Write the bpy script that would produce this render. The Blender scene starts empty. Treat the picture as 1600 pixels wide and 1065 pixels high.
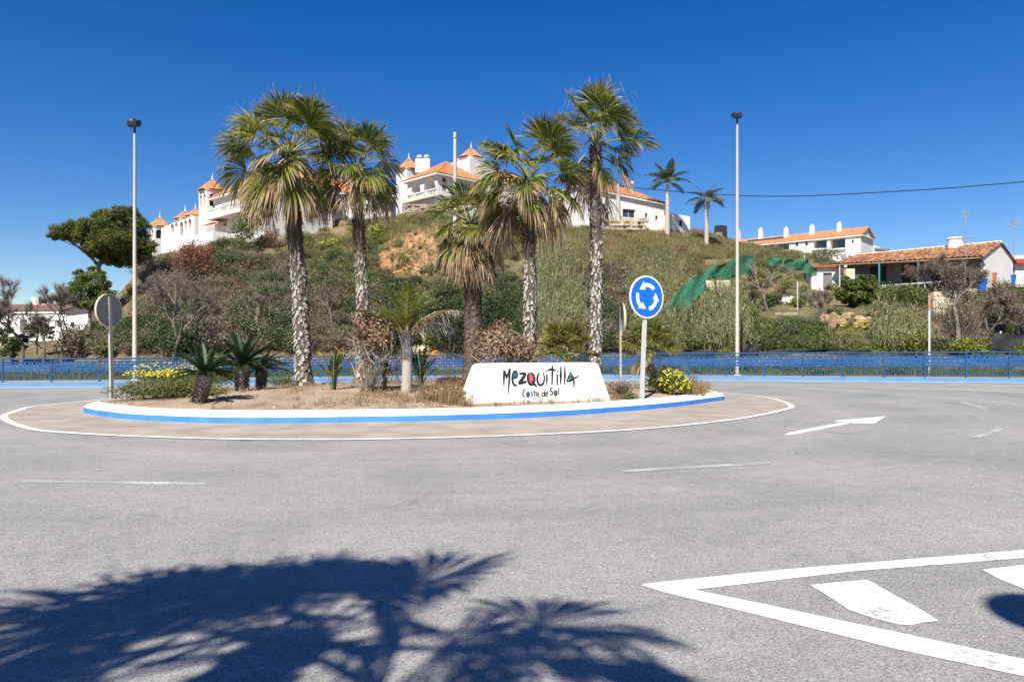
import bpy, math, random
import numpy as np
from mathutils import Vector, Matrix, Euler
from math import sin, cos, pi, radians, atan2, hypot, sqrt

S = bpy.context.scene
C = S.collection

# ------------------------------------------------------------------ camera
F, HZ, EYE = 1150.0, 545.0, 1.5          # focal length in photo pixels, horizon row, eye height
cam = bpy.data.cameras.new("camera")
cam.sensor_width = 36.0
cam.lens = F / 1600.0 * 36.0
cam.shift_y = (HZ - 532.5) / 1600.0
cam.clip_start = 0.05
cam.clip_end = 6000
cam_o = bpy.data.objects.new("camera", cam)
cam_o.location = (0, 0, EYE)
cam_o.rotation_euler = (radians(90), 0, 0)
C.objects.link(cam_o)
S.camera = cam_o

# ------------------------------------------------------------------ sky and sun
SUN_EL, SUN_AZ = radians(48), radians(19)   # light travels away from the camera and a little to the right
W = bpy.data.worlds.new("World")
S.world = W
W.use_nodes = True
nt = W.node_tree
nt.nodes.clear()
sky = nt.nodes.new("ShaderNodeTexSky")
sky.sky_type = 'NISHITA'
sky.sun_disc = False
sky.sun_elevation = SUN_EL
sky.sun_rotation = pi + SUN_AZ
sky.altitude = 600
sky.air_density = 1.0
sky.dust_density = 0.25
sky.ozone_density = 3.0
hs = nt.nodes.new("ShaderNodeHueSaturation")
hs.inputs["Hue"].default_value = 0.513
hs.inputs["Saturation"].default_value = 1.42
bg = nt.nodes.new("ShaderNodeBackground")
bg.inputs["Strength"].default_value = 0.060
out = nt.nodes.new("ShaderNodeOutputWorld")
nt.links.new(sky.outputs[0], hs.inputs["Color"])
nt.links.new(hs.outputs[0], bg.inputs[0])
nt.links.new(bg.outputs[0], out.inputs[0])

sl = bpy.data.lights.new("sun", 'SUN')
sl.energy = 4.4
sl.angle = radians(0.53)
sl.color = (1.0, 0.935, 0.82)
so = bpy.data.objects.new("sun", sl)
d = Vector((sin(SUN_AZ) * cos(SUN_EL), cos(SUN_AZ) * cos(SUN_EL), -sin(SUN_EL)))
so.rotation_euler = d.to_track_quat('-Z', 'Y').to_euler()
so.location = (-20, -30, 40)
C.objects.link(so)

S.view_settings.view_transform = 'Standard'
S.view_settings.look = 'None'
S.view_settings.exposure = 1.05
S.view_settings.gamma = 1.0
S.render.engine = 'CYCLES'
S.cycles.max_bounces = 6
S.cycles.transparent_max_bounces = 8

# ------------------------------------------------------------------ pixel helpers (survey points of the photograph)
def X(px, y): return (px - 800.0) / F * y
def Z(py, y): return EYE - (py - HZ) / F * y
def G(px, py, z=0.0):
    y = (EYE - z) * F / (py - HZ)
    return (X(px, y), y)

# ------------------------------------------------------------------ mesh builder
class MB:
    def __init__(s):
        s.v = []; s.f = []; s.n = 0; s.t = []
    def add(s, v, f, m=0, t=None):
        v = np.asarray(v, dtype=np.float64).reshape(-1, 3)
        if isinstance(f, np.ndarray):
            if f.shape[1] == 5:      # bent blades: a quad and its tip
                s.f.append((f[:, [0, 1, 2, 4]] + s.n, m)); f = f[:, [2, 3, 4]]
            s.f.append((f + s.n, m))
        else:
            by = {}
            for q in f:
                if len(q) == 5:
                    by.setdefault(4, []).append((q[0], q[1], q[2], q[4])); by.setdefault(3, []).append((q[2], q[3], q[4]))
                else: by.setdefault(len(q), []).append(q)
            for k, l in by.items():
                s.f.append((np.asarray(l, dtype=np.int64) + s.n, m))
        s.v.append(v)
        s.t.append(np.zeros(len(v)) if t is None else np.asarray(t, dtype=float).reshape(-1))
        s.n += len(v)
    def merge(s, o, M=None, m=None):
        """append another builder, transformed by 3x4 M"""
        for i, v in enumerate(o.v):
            pass
        v = np.concatenate(o.v)
        if M is not None:
            v = v @ M[:3, :3].T + M[:3, 3]
        for f, mm in o.f:
            s.f.append((f + s.n, mm if m is None else m))
        s.v.append(v); s.t.append(np.concatenate(o.t)); s.n += len(v)
    def mesh(s, name, mats, smooth=False):
        me = bpy.data.meshes.new(name)
        v = np.concatenate(s.v).astype(np.float32)
        me.vertices.add(len(v))
        me.vertices.foreach_set("co", v.ravel())
        tot = sum(f.size for f, _ in s.f)
        npoly = sum(len(f) for f, _ in s.f)
        me.loops.add(tot); me.polygons.add(npoly)
        me.loops.foreach_set("vertex_index", np.concatenate([f.ravel() for f, _ in s.f]).astype(np.int32))
        sizes = np.concatenate([np.full(len(f), f.shape[1]) for f, _ in s.f])
        st = np.concatenate([[0], np.cumsum(sizes)[:-1]])
        me.polygons.foreach_set("loop_start", st.astype(np.int32))
        me.polygons.foreach_set("material_index", np.concatenate([np.full(len(f), m) for f, m in s.f]).astype(np.int32))
        for m in (mats if isinstance(mats, (list, tuple)) else [mats]):
            me.materials.append(m)
        t = np.concatenate(s.t)
        if t.any():
            a = me.attributes.new("tip", 'FLOAT', 'POINT')
            a.data.foreach_set("value", t.astype(np.float32))
        me.update(calc_edges=True)
        me.validate()
        if not smooth:
            if len(me.polygons) > 20000: me.polygons.foreach_set("use_smooth", np.zeros(len(me.polygons), dtype=bool))
            else: me.set_sharp_from_angle(angle=radians(38))
        return me
    def build(s, name, mats, parent=None, smooth=False, loc=None):
        return link(name, s.mesh(name, mats, smooth), parent, loc)
    # ---- shapes
    def box(s, c, sz, rz=0.0, m=0, taper=1.0):
        x, y, z = sz[0] / 2, sz[1] / 2, sz[2] / 2
        p = np.array([[-x, -y, -z], [x, -y, -z], [x, y, -z], [-x, y, -z],
                      [-x * taper, -y * taper, z], [x * taper, -y * taper, z], [x * taper, y * taper, z], [-x * taper, y * taper, z]])
        c_, s_ = cos(rz), sin(rz)
        q = p.copy(); q[:, 0] = p[:, 0] * c_ - p[:, 1] * s_; q[:, 1] = p[:, 0] * s_ + p[:, 1] * c_
        s.add(q + np.array(c), [(0, 3, 2, 1), (4, 5, 6, 7), (0, 1, 5, 4), (1, 2, 6, 5), (2, 3, 7, 6), (3, 0, 4, 7)], m)
    def tube(s, pts, rad, n=8, m=0, cap=True, t=None):
        pts = np.asarray(pts, float); k = len(pts)
        rad = np.full(k, rad) if np.isscalar(rad) else np.asarray(rad, float)
        T = np.gradient(pts, axis=0); T /= np.linalg.norm(T, axis=1)[:, None] + 1e-9
        ref = np.array([0, 0, 1.0]) if abs(T[0][2]) < 0.9 else np.array([1.0, 0, 0])
        a = np.arange(n) * 2 * pi / n
        vs = []
        for i in range(k):
            U = np.cross(T[i], ref); U /= np.linalg.norm(U) + 1e-9
            V = np.cross(T[i], U)
            vs.append(pts[i] + rad[i] * (np.cos(a)[:, None] * U + np.sin(a)[:, None] * V))
        fs = []
        for i in range(k - 1):
            for j in range(n):
                j2 = (j + 1) % n
                fs.append((i * n + j, i * n + j2, (i + 1) * n + j2, (i + 1) * n + j))
        if cap:
            fs.append(tuple(range(n))); fs.append(tuple((k - 1) * n + j for j in reversed(range(n))))
        s.add(np.concatenate(vs), fs, m, None if t is None else np.repeat(t, n))
    def lathe(s, prof, n=24, c=(0, 0, 0), m=0):
        a = np.arange(n) * 2 * pi / n
        vs = np.concatenate([np.stack([r * np.cos(a), r * np.sin(a), np.full(n, z)], 1) for r, z in prof]) + np.array(c)
        fs = [(i * n + j, i * n + (j + 1) % n, (i + 1) * n + (j + 1) % n, (i + 1) * n + j) for i in range(len(prof) - 1) for j in range(n)]
        fs.append(tuple(reversed(range(n)))); fs.append(tuple((len(prof) - 1) * n + j for j in range(n)))
        s.add(vs, fs, m)
    def prism(s, poly, z0, z1, m=0):
        """plan polygon extruded from z0 to z1"""
        n = len(poly)
        v = [(p[0], p[1], z0) for p in poly] + [(p[0], p[1], z1) for p in poly]
        s.add(v, [tuple(reversed(range(n))), tuple(range(n, 2 * n))] + [(i, (i + 1) % n, n + (i + 1) % n, n + i) for i in range(n)], m)
    def sheet(s, poly, z, m=0):
        s.add([(p[0], p[1], z) for p in poly], [tuple(range(len(poly)))], m)
    def quad(s, a, b, c, d_, m=0):
        s.add([a, b, c, d_], [(0, 1, 2, 3)], m)

def link(name, me, parent=None, loc=None):
    o = bpy.data.objects.new(name, me)
    C.objects.link(o)
    if parent is not None: o.parent = parent
    if loc is not None: o.location = loc
    return o
def tag(o, label, cat, group=None, kind=None):
    if label: o["label"] = label
    if cat: o["category"] = cat
    if group: o["group"] = group
    if kind: o["kind"] = kind
    return o
def thing(name, loc, label, cat, rz=0.0, group=None):
    o = bpy.data.objects.new(name, None)
    o.empty_display_size = 0.3
    o.location = loc; o.rotation_euler = (0, 0, rz)
    C.objects.link(o)
    return tag(o, label, cat, group)
def struct(o):
    o["kind"] = "structure"; return o
def stuff(o, label, cat):
    o["kind"] = "stuff"; return tag(o, label, cat)

# ------------------------------------------------------------------ materials
def newmat(name):
    m = bpy.data.materials.new(name); m.use_nodes = True
    n = m.node_tree.nodes; l = m.node_tree.links
    return m, n, l, n["Principled BSDF"]
def rgba(c): return (c[0], c[1], c[2], 1.0)
def ramp(n, cols, pos=None):
    r = n.new("ShaderNodeValToRGB"); e = r.color_ramp.elements
    k = len(cols)
    pos = pos or [i / max(1, k - 1) for i in range(k)]
    e[0].position = pos[0]; e[0].color = rgba(cols[0])
    e[1].position = pos[-1]; e[1].color = rgba(cols[-1])
    for i in range(1, k - 1):
        q = e.new(pos[i]); q.color = rgba(cols[i])
    return r
def mixc(n, l, fac, a, b, mode='MIX'):
    x = n.new("ShaderNodeMix"); x.data_type = 'RGBA'; x.blend_type = mode
    for sock, v in ((0, fac), (6, a), (7, b)):
        if isinstance(v, (int, float)): x.inputs[sock].default_value = v
        elif isinstance(v, tuple): x.inputs[sock].default_value = rgba(v)
        else: l.new(v, x.inputs[sock])
    return x.outputs[2]
def noise(n, l, co, scale, detail=4, rough=0.55, dist=0.0):
    t = n.new("ShaderNodeTexNoise"); t.inputs["Scale"].default_value = scale
    t.inputs["Detail"].default_value = detail; t.inputs["Roughness"].default_value = rough
    t.inputs["Distortion"].default_value = dist
    if co is not None: l.new(co, t.inputs["Vector"])
    return t
def objco(n, world=False):
    if world:
        return n.new("ShaderNodeNewGeometry").outputs["Position"]
    return n.new("ShaderNodeTexCoord").outputs["Object"]
def surf(name, cols, scale=4.0, rough=0.8, bump=0.0, bscale=None, world=False, pos=None, metal=0.0, detail=5):
    """noise-varied plain surface"""
    m, n, l, b = newmat(name)
    co = objco(n, world)
    t = noise(n, l, co, scale, detail)
    r = ramp(n, cols, pos or [0.3 + 0.4 * i / max(1, len(cols) - 1) for i in range(len(cols))])
    l.new(t.outputs["Fac"], r.inputs[0]); l.new(r.outputs[0], b.inputs["Base Color"])
    b.inputs["Roughness"].default_value = rough; b.inputs["Metallic"].default_value = metal
    if bump:
        t2 = noise(n, l, co, bscale or scale * 6, 4)
        bp = n.new("ShaderNodeBump"); bp.inputs["Strength"].default_value = bump; bp.inputs["Distance"].default_value = 0.02
        l.new(t2.outputs["Fac"], bp.inputs["Height"]); l.new(bp.outputs[0], b.inputs["Normal"])
    return m
def leafmat(name, cols, trans=0.3, tip=None, rough=0.55, scale=1.2, tip0=0.62, pos=None):
    """leaves: colour per leaf (random per island), drifting with a broad noise; 'tip' attribute dries the ends"""
    m, n, l, b = newmat(name)
    g = n.new("ShaderNodeNewGeometry")
    t = noise(n, l, g.outputs["Position"], scale, 2)
    a = n.new("ShaderNodeMath"); a.operation = 'MULTIPLY_ADD'
    l.new(t.outputs["Fac"], a.inputs[0]); a.inputs[1].default_value = 0.9; a.inputs[2].default_value = -0.45
    a2 = n.new("ShaderNodeMath"); a2.operation = 'ADD'
    l.new(g.outputs["Random Per Island"], a2.inputs[0]); l.new(a.outputs[0], a2.inputs[1])
    r = ramp(n, cols, pos); l.new(a2.outputs[0], r.inputs[0])
    col = r.outputs[0]
    if tip:
        at = n.new("ShaderNodeAttribute"); at.attribute_name = "tip"
        mr = n.new("ShaderNodeMapRange"); mr.inputs["From Min"].default_value = tip0; mr.inputs["From Max"].default_value = min(1.0, tip0 + 0.25)
        l.new(at.outputs["Fac"], mr.inputs["Value"])
        col = mixc(n, l, mr.outputs[0], col, tip)
    l.new(col, b.inputs["Base Color"]); b.inputs["Roughness"].default_value = rough
    b.inputs["Specular IOR Level"].default_value = 0.35
    if trans:
        tr = n.new("ShaderNodeBsdfTranslucent"); l.new(col, tr.inputs[0])
        mx = n.new("ShaderNodeMixShader"); mx.inputs[0].default_value = trans
        l.new(b.outputs[0], mx.inputs[1]); l.new(tr.outputs[0], mx.inputs[2])
        l.new(mx.outputs[0], n["Material Output"].inputs[0])
    return m

M = {}
# asphalt: aggregate speckle, broad patches, worn streaks, hairline cracks
def asphalt():
    m, n, l, b = newmat("asphalt")
    co = objco(n, True)
    vo = n.new("ShaderNodeTexVoronoi"); vo.inputs["Scale"].default_value = 110; l.new(co, vo.inputs["Vector"])
    sep = n.new("ShaderNodeSeparateColor"); l.new(vo.outputs["Color"], sep.inputs[0])
    r = ramp(n, [(.15, .148, .145), (.235, .232, .227), (.28, .276, .266), (.365, .358, .34)], [0.0, 0.3, 0.7, 1.0])
    l.new(sep.outputs[0], r.inputs[0])
    big = noise(n, l, co, 0.35, 6, 0.6, 0.6)
    rb = ramp(n, [(.82, .82, .83), (1.13, 1.12, 1.095)], [0.3, 0.7]); l.new(big.outputs["Fac"], rb.inputs[0])
    c1 = mixc(n, l, 1.0, r.outputs[0], rb.outputs[0], 'MULTIPLY')
    mid = noise(n, l, co, 5.0, 4, 0.6)
    rm = ramp(n, [(.93, .93, .93), (1.04, 1.04, 1.04)], [0.35, 0.65]); l.new(mid.outputs["Fac"], rm.inputs[0])
    c2 = mixc(n, l, 1.0, c1, rm.outputs[0], 'MULTIPLY')
    # oil drips and dark repair stains
    st = noise(n, l, co, 1.3, 5, 0.7, 1.5)
    rs = ramp(n, [(1, 1, 1), (1, 1, 1), (.72, .72, .73)], [0.0, 0.60, 0.72]); l.new(st.outputs["Fac"], rs.inputs[0])
    c3 = mixc(n, l, 1.0, c2, rs.outputs[0], 'MULTIPLY')
    # hairline cracks: edges of large distorted cells
    wob = n.new("ShaderNodeVectorMath"); wob.operation = 'MULTIPLY_ADD'
    wn = noise(n, l, co, 1.7, 4); l.new(wn.outputs["Color"], wob.inputs[0]); wob.inputs[1].default_value = (1.2, 1.2, 0); l.new(co, wob.inputs[2])
    v2 = n.new("ShaderNodeTexVoronoi"); v2.feature = 'DISTANCE_TO_EDGE'; v2.inputs["Scale"].default_value = 0.16; l.new(wob.outputs[0], v2.inputs["Vector"])
    rc = ramp(n, [(.5, .5, .5), (1, 1, 1)], [0.0, 0.0022]); l.new(v2.outputs["Distance"], rc.inputs[0])
    cm = noise(n, l, co, 0.5, 2); rk = ramp(n, [(0, 0, 0), (1, 1, 1)], [0.56, 0.62]); l.new(cm.outputs["Fac"], rk.inputs[0])
    c4 = mixc(n, l, rk.outputs[0], c3, mixc(n, l, 1.0, c3, rc.outputs[0], 'MULTIPLY'))
    # circular wheel tracks round the island
    ds = n.new("ShaderNodeVectorMath"); ds.operation = 'DISTANCE'; l.new(co, ds.inputs[0]); ds.inputs[1].default_value = (-2.0, 20.5, 0.0)
    cx_ = n.new("ShaderNodeCombineXYZ"); l.new(ds.outputs["Value"], cx_.inputs[0])
    wt = noise(n, l, cx_.outputs[0], 0.55, 3, 0.6); rw_ = ramp(n, [(.78, .78, .785), (1.09, 1.085, 1.07)], [0.36, 0.62]); l.new(wt.outputs["Fac"], rw_.inputs[0])
    wm = noise(n, l, co, 0.12, 3); c5 = mixc(n, l, wm.outputs["Fac"], c4, mixc(n, l, 1.0, c4, rw_.outputs[0], 'MULTIPLY'))
    l.new(c5, b.inputs["Base Color"]); b.inputs["Roughness"].default_value = 0.85
    b.inputs["Specular IOR Level"].default_value = 0.3
    bp = n.new("ShaderNodeBump"); bp.inputs["Strength"].default_value = 0.55; bp.inputs["Distance"].default_value = 0.006
    l.new(vo.outputs["Distance"], bp.inputs["Height"]); l.new(bp.outputs[0], b.inputs["Normal"])
    return m
M['asphalt'] = asphalt()
def wornpaint(name, col, under, keep=0.5):
    m, n, l, b = newmat(name)
    co = objco(n, True)
    t = noise(n, l, co, 26, 5, 0.7); t2 = noise(n, l, co, 2.0, 4)
    a = n.new("ShaderNodeMath"); a.operation = 'MULTIPLY_ADD'
    l.new(t2.outputs["Fac"], a.inputs[0]); a.inputs[1].default_value = 0.7; l.new(t.outputs["Fac"], a.inputs[2])
    r = ramp(n, [(0, 0, 0), (1, 1, 1)], [keep, keep + 0.12]); l.new(a.outputs[0], r.inputs[0])
    v = ramp(n, [tuple(c * .86 for c in col), col], [0.35, 0.65]); l.new(t2.outputs["Fac"], v.inputs[0])
    l.new(mixc(n, l, r.outputs[0], under, v.outputs[0]), b.inputs["Base Color"])
    b.inputs["Roughness"].default_value = 0.75
    return m
M['paint_white'] = wornpaint("road_paint", (.66, .66, .63), (.30, .295, .285), 0.655)
M['paint_worn'] = wornpaint("road_paint_worn", (.46, .46, .45), (.26, .26, .258), 0.84)
def jointed(name, cols, scale, dark, gap, every, scuff):
    """painted or cast ring in lengths: joints across the ring, scuffs and dirt of their own shape"""
    m, n, l, b = newmat(name)
    co = objco(n, True)
    t = noise(n, l, co, scale, 5); r = ramp(n, cols, [.35, .65]); l.new(t.outputs["Fac"], r.inputs[0])
    sp = n.new("ShaderNodeSeparateXYZ"); l.new(co, sp.inputs[0])
    def mth(op, a, b_):
        x = n.new("ShaderNodeMath"); x.operation = op
        for i, q in enumerate((a, b_)):
            if isinstance(q, (int, float)): x.inputs[i].default_value = q
            else: l.new(q, x.inputs[i])
        return x.outputs[0]
    an = mth('ARCTAN2', mth('SUBTRACT', sp.outputs[1], 20.5), mth('ADD', sp.outputs[0], 2.0))
    fr_ = mth('FRACT', mth('MULTIPLY', an, every), 0)
    j = mth('LESS_THAN', fr_, gap)
    c1 = mixc(n, l, mth('MULTIPLY', j, dark), r.outputs[0], (.06, .055, .05))
    s_ = noise(n, l, co, 5.0, 6, 0.75, 0.8); rs = ramp(n, [(0, 0, 0), (1, 1, 1)], [.60, .72]); l.new(s_.outputs["Fac"], rs.inputs[0])
    l.new(mixc(n, l, mth('MULTIPLY', rs.outputs[0], scuff), c1, (.16, .14, .12)), b.inputs["Base Color"])
    b.inputs["Roughness"].default_value = 0.65
    bp = n.new("ShaderNodeBump"); bp.inputs["Strength"].default_value = 0.15; bp.inputs["Distance"].default_value = 0.02
    t3 = noise(n, l, co, 30, 4); l.new(t3.outputs["Fac"], bp.inputs["Height"]); l.new(bp.outputs[0], b.inputs["Normal"])
    return m
M['kerb_white'] = jointed("kerb_white", [(.70, .69, .66), (.80, .79, .77)], 2.0, .35, .012, 8.0, .30)
M['kerb_blue'] = jointed("kerb_blue", [(.03, .165, .53), (.05, .215, .62)], 2.5, .45, .012, 8.0, .30)
M['kerb_blue2'] = surf("kerb_blue_far", [(.042, .155, .40), (.066, .20, .46)], 1.5, 0.6, 0, None, True)
M['apron'] = jointed('apron_concrete', [(.265, .225, .18), (.36, .315, .26)], 1.3, .35, .006, 2.2, .28)
M['pave'] = surf("pavement", [(.33, .31, .28), (.40, .38, .345)], 1.5, 0.9, 0.2, 30, True)
def soil():
    m, n, l, b = newmat("island_soil")
    co = objco(n, True)
    t = noise(n, l, co, 1.2, 6, 0.6); r = ramp(n, [(.24, .16, .105), (.37, .275, .195), (.44, .335, .245)], [0.3, 0.5, 0.7]); l.new(t.outputs["Fac"], r.inputs[0])
    t2 = noise(n, l, co, 22, 5, 0.7); r2 = ramp(n, [(.66, .64, .62), (1.05, 1.05, 1.05)], [0.36, 0.55]); l.new(t2.outputs["Fac"], r2.inputs[0])
    l.new(mixc(n, l, 1.0, r.outputs[0], r2.outputs[0], 'MULTIPLY'), b.inputs["Base Color"]); b.inputs["Roughness"].default_value = 0.95
    bp = n.new("ShaderNodeBump"); bp.inputs["Strength"].default_value = 0.9; bp.inputs["Distance"].default_value = 0.05
    l.new(t2.outputs["Fac"], bp.inputs["Height"]); l.new(bp.outputs[0], b.inputs["Normal"])
    return m
M['soil'] = soil()
def hillmat():
    m, n, l, b = newmat("hillside_earth")
    co = objco(n, True)
    t = noise(n, l, co, 0.22, 7, 0.62, 0.4)
    r = ramp(n, [(.08, .085, .03), (.15, .13, .06), (.23, .165, .085), (.30, .20, .11)], [0.32, 0.46, 0.56, 0.68]); l.new(t.outputs["Fac"], r.inputs[0])
    t2 = noise(n, l, co, 3.0, 6, 0.7); r2 = ramp(n, [(.5, .5, .5), (1.15, 1.15, 1.1)], [0.35, 0.6]); l.new(t2.outputs["Fac"], r2.inputs[0])
    l.new(mixc(n, l, 1.0, r.outputs[0], r2.outputs[0], 'MULTIPLY'), b.inputs["Base Color"]); b.inputs["Roughness"].default_value = 0.95
    bp = n.new("ShaderNodeBump"); bp.inputs["Strength"].default_value = 0.8; bp.inputs["Distance"].default_value = 0.4
    l.new(t2.outputs["Fac"], bp.inputs["Height"]); l.new(bp.outputs[0], b.inputs["Normal"])
    return m
M['hill'] = hillmat()
M['far'] = surf("far_ground", [(.10, .10, .05), (.18, .15, .09)], 0.1, 0.95, 0, None, True)
M['rock'] = surf("ochre_rock", [(.13, .07, .035), (.30, .175, .085), (.40, .265, .14)], 0.8, 0.95, 1.0, 2.5, True, [0.3, 0.5, 0.7])
M['white'] = surf("white_render", [(.60, .585, .555), (.70, .69, .665)], 0.5, 0.8, 0.08, 12, True)
M['wallwhite'] = surf("name_wall_white", [(.76, .75, .73), (.80, .795, .785)], 1.5, 0.65, 0.15, 18, True)
M['cream'] = surf("cream_render", [(.55, .47, .34), (.68, .60, .46)], 0.8, 0.85, 0.1, 12, True)
M['dark'] = surf("dark_interior", [(.02, .021, .024), (.035, .035, .037)], 1.0, 0.9)  # darkness of unlit openings put into the colour
M['shade'] = surf("porch_wall", [(.13, .125, .12), (.19, .18, .175)], 1.0, 0.9)  # porch shade put into a dark grey wall colour
def glassy():
    m, n, l, b = newmat("window_glass")
    b.inputs["Base Color"].default_value = (.03, .05, .08, 1); b.inputs["Roughness"].default_value = 0.12
    b.inputs["Specular IOR Level"].default_value = 0.7
    return m
M['glass'] = glassy()
M['tile'] = surf("clay_tile", [(.36, .125, .05), (.52, .21, .09), (.58, .29, .15)], 2.6, 0.85, 0.2, 20, True, [0.3, 0.5, 0.72])
M['tile_old'] = surf("weathered_clay_tile", [(.10, .045, .025), (.27, .115, .055), (.38, .25, .14)], 1.6, 0.9, 0.3, 20, True, [0.33, 0.5, 0.68])
M['tile_faded'] = surf('faded_tile', [(.12, .075, .055), (.19, .12, .09)], 1.5, 0.9)
M['redtrim'] = surf("red_paint", [(.30, .045, .035), (.38, .07, .05)], 2, 0.7)
M['teal'] = surf("teal_paint", [(.03, .20, .24), (.05, .26, .30)], 3, 0.6)
M['rail'] = surf("railing_blue", [(.001, .048, .15), (.002, .068, .20)], 3, 0.75, 0, None, True)
M['rail2'] = surf("railing_panel_blue", [(.001, .055, .19), (.001, .078, .25)], 1.2, 0.75, 0, None, True)
M['galv'] = surf("galvanised_steel", [(.50, .49, .47), (.60, .59, .57)], 5, 0.5, 0, None, False, None, 0.15)
M['lamppost'] = surf("lamp_post_paint", [(.37, .335, .27), (.43, .395, .325)], 2, 0.55)
M['lamphead'] = surf("lamp_head_dark", [(.02, .02, .022), (.035, .035, .04)], 6, 0.4)
M['signblue'] = surf("sign_blue", [(.003, .125, .66), (.005, .145, .72)], 1.0, 0.35)
M['signwhite'] = surf("sign_white", [(.80, .80, .80), (.83, .83, .83)], 1.0, 0.35)
M['signback'] = surf("sign_back_grey", [(.22, .225, .24), (.30, .305, .32)], 3.0, 0.6, 0, None, False, None, 0.3)
M['signrim'] = surf("sign_rim", [(.55, .44, .27), (.66, .55, .38)], 3.0, 0.5)
M['ink'] = surf("black_lettering", [(.012, .012, .014), (.022, .022, .025)], 8, 0.6)
M['ink_blue'] = surf("blue_lettering_fill", [(.008, .13, .27), (.012, .16, .32)], 8, 0.6)
M['ink_red'] = surf("pink_lettering_fill", [(.50, .07, .10), (.56, .09, .13)], 8, 0.6)
M['ink_green'] = surf("green_lettering_fill", [(.01, .21, .175), (.015, .25, .21)], 8, 0.6)
M['net'] = surf("green_netting", [(.007, .085, .045), (.012, .13, .07), (.02, .18, .10)], 1.2, 0.85, 0.6, 5, True)
_m = M['net']; _n = _m.node_tree.nodes; _l = _m.node_tree.links
_tr = _n.new("ShaderNodeBsdfTransparent"); _mx = _n.new("ShaderNodeMixShader")
_g = _n.new("ShaderNodeNewGeometry"); _t = noise(_n, _l, _g.outputs["Position"], 1.6, 6, 0.75); _r = ramp(_n, [(.10, .10, .10), (.70, .70, .70)], [.44, .66]); _l.new(_t.outputs["Fac"], _r.inputs[0])
_l.new(_r.outputs[0], _mx.inputs[0]); _l.new(_n["Principled BSDF"].outputs[0], _mx.inputs[1]); _l.new(_tr.outputs[0], _mx.inputs[2]); _l.new(_mx.outputs[0], _n["Material Output"].inputs[0])
M['blacknet'] = surf("black_mesh_cloth", [(.012, .013, .015), (.03, .03, .032)], 2, 0.9, 0.3, 20, True)
M['wood'] = surf("weathered_wood", [(.22, .17, .12), (.36, .30, .23)], 4, 0.9, 0.4, 30)
M['rubble'] = surf('rubble_stone', [(.16, .12, .08), (.28, .22, .16), (.36, .30, .23)], 1.2, 0.95, 0.8, 4, True)
M['ochrestone'] = surf('pale_ochre_stone', [(.30, .23, .14), (.46, .38, .26), (.54, .47, .36)], 1.1, 0.95, 0.8, 4, True)
M['boulder'] = surf('garden_boulder', [(.11, .07, .04), (.28, .185, .105), (.38, .28, .17)], 1.6, 0.95, 1.0, 5, True, [.32, .5, .68])
M['soilstone'] = surf('soil_stone', [(.20, .14, .095), (.42, .34, .26)], 9, 0.95, 0, None, True)
M['rust'] = surf('rusty_steel', [(.25, .13, .07), (.40, .27, .19)], 6, 0.8)
M['pole'] = surf("wooden_pole", [(.40, .37, .31), (.50, .47, .40)], 3, 0.85)
M['metalsheet'] = surf("corrugated_sheet", [(.42, .44, .46), (.55, .57, .58)], 1.5, 0.6, 0.2, 4, True)
M['plastic_blue'] = surf("blue_plastic", [(.01, .09, .42), (.015, .12, .5)], 3, 0.4)
M['terracotta'] = surf("terracotta", [(.36, .11, .05), (.44, .16, .08)], 4, 0.8)
M['black'] = surf("black_cable", [(.01, .01, .011), (.02, .02, .02)], 4, 0.6)
# bark and leaves
def bark(name, lo, hi, scale=6, zdark=None):
    m, n, l, b = newmat(name)
    g = n.new("ShaderNodeNewGeometry")
    t = noise(n, l, g.outputs["Position"], scale, 5, 0.7)
    a = n.new("ShaderNodeMath"); a.operation = 'MULTIPLY_ADD'; l.new(g.outputs["Random Per Island"], a.inputs[0]); a.inputs[1].default_value = 0.7
    s2 = n.new("ShaderNodeMath"); s2.operation = 'MULTIPLY_ADD'; l.new(t.outputs["Fac"], s2.inputs[0]); s2.inputs[1].default_value = 0.9; s2.inputs[2].default_value = -0.3
    l.new(s2.outputs[0], a.inputs[2])
    r = ramp(n, [lo, tuple((p + q) / 2 for p, q in zip(lo, hi)), hi], [0.1, 0.5, 0.9]); l.new(a.outputs[0], r.inputs[0])
    col = r.outputs[0]
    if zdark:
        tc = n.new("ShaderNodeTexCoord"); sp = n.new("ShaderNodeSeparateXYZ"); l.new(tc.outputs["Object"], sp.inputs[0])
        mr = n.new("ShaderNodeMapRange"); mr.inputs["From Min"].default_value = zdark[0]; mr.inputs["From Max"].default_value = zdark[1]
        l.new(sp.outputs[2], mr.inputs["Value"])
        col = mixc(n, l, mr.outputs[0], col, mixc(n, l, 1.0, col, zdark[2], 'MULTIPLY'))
    l.new(col, b.inputs["Base Color"]); b.inputs["Roughness"].default_value = 0.95
    bp = n.new("ShaderNodeBump"); bp.inputs["Strength"].default_value = 0.8; bp.inputs["Distance"].default_value = 0.03
    t3 = noise(n, l, g.outputs["Position"], scale * 4, 4); l.new(t3.outputs["Fac"], bp.inputs["Height"]); l.new(bp.outputs[0], b.inputs["Normal"])
    return m
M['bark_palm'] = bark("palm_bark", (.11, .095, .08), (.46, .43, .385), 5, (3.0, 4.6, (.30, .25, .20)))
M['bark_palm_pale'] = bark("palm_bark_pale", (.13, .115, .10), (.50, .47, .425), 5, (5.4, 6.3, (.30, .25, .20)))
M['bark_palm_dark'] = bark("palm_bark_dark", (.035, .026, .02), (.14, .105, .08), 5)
M['bark_cycad'] = bark("cycad_bark", (.045, .035, .028), (.30, .25, .20), 14)
M['bark_date'] = bark("ringed_palm_bark", (.20, .17, .14), (.44, .40, .35), 8)
M['bark_grey'] = bark("grey_bark", (.09, .075, .06), (.24, .205, .17), 3)
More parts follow.
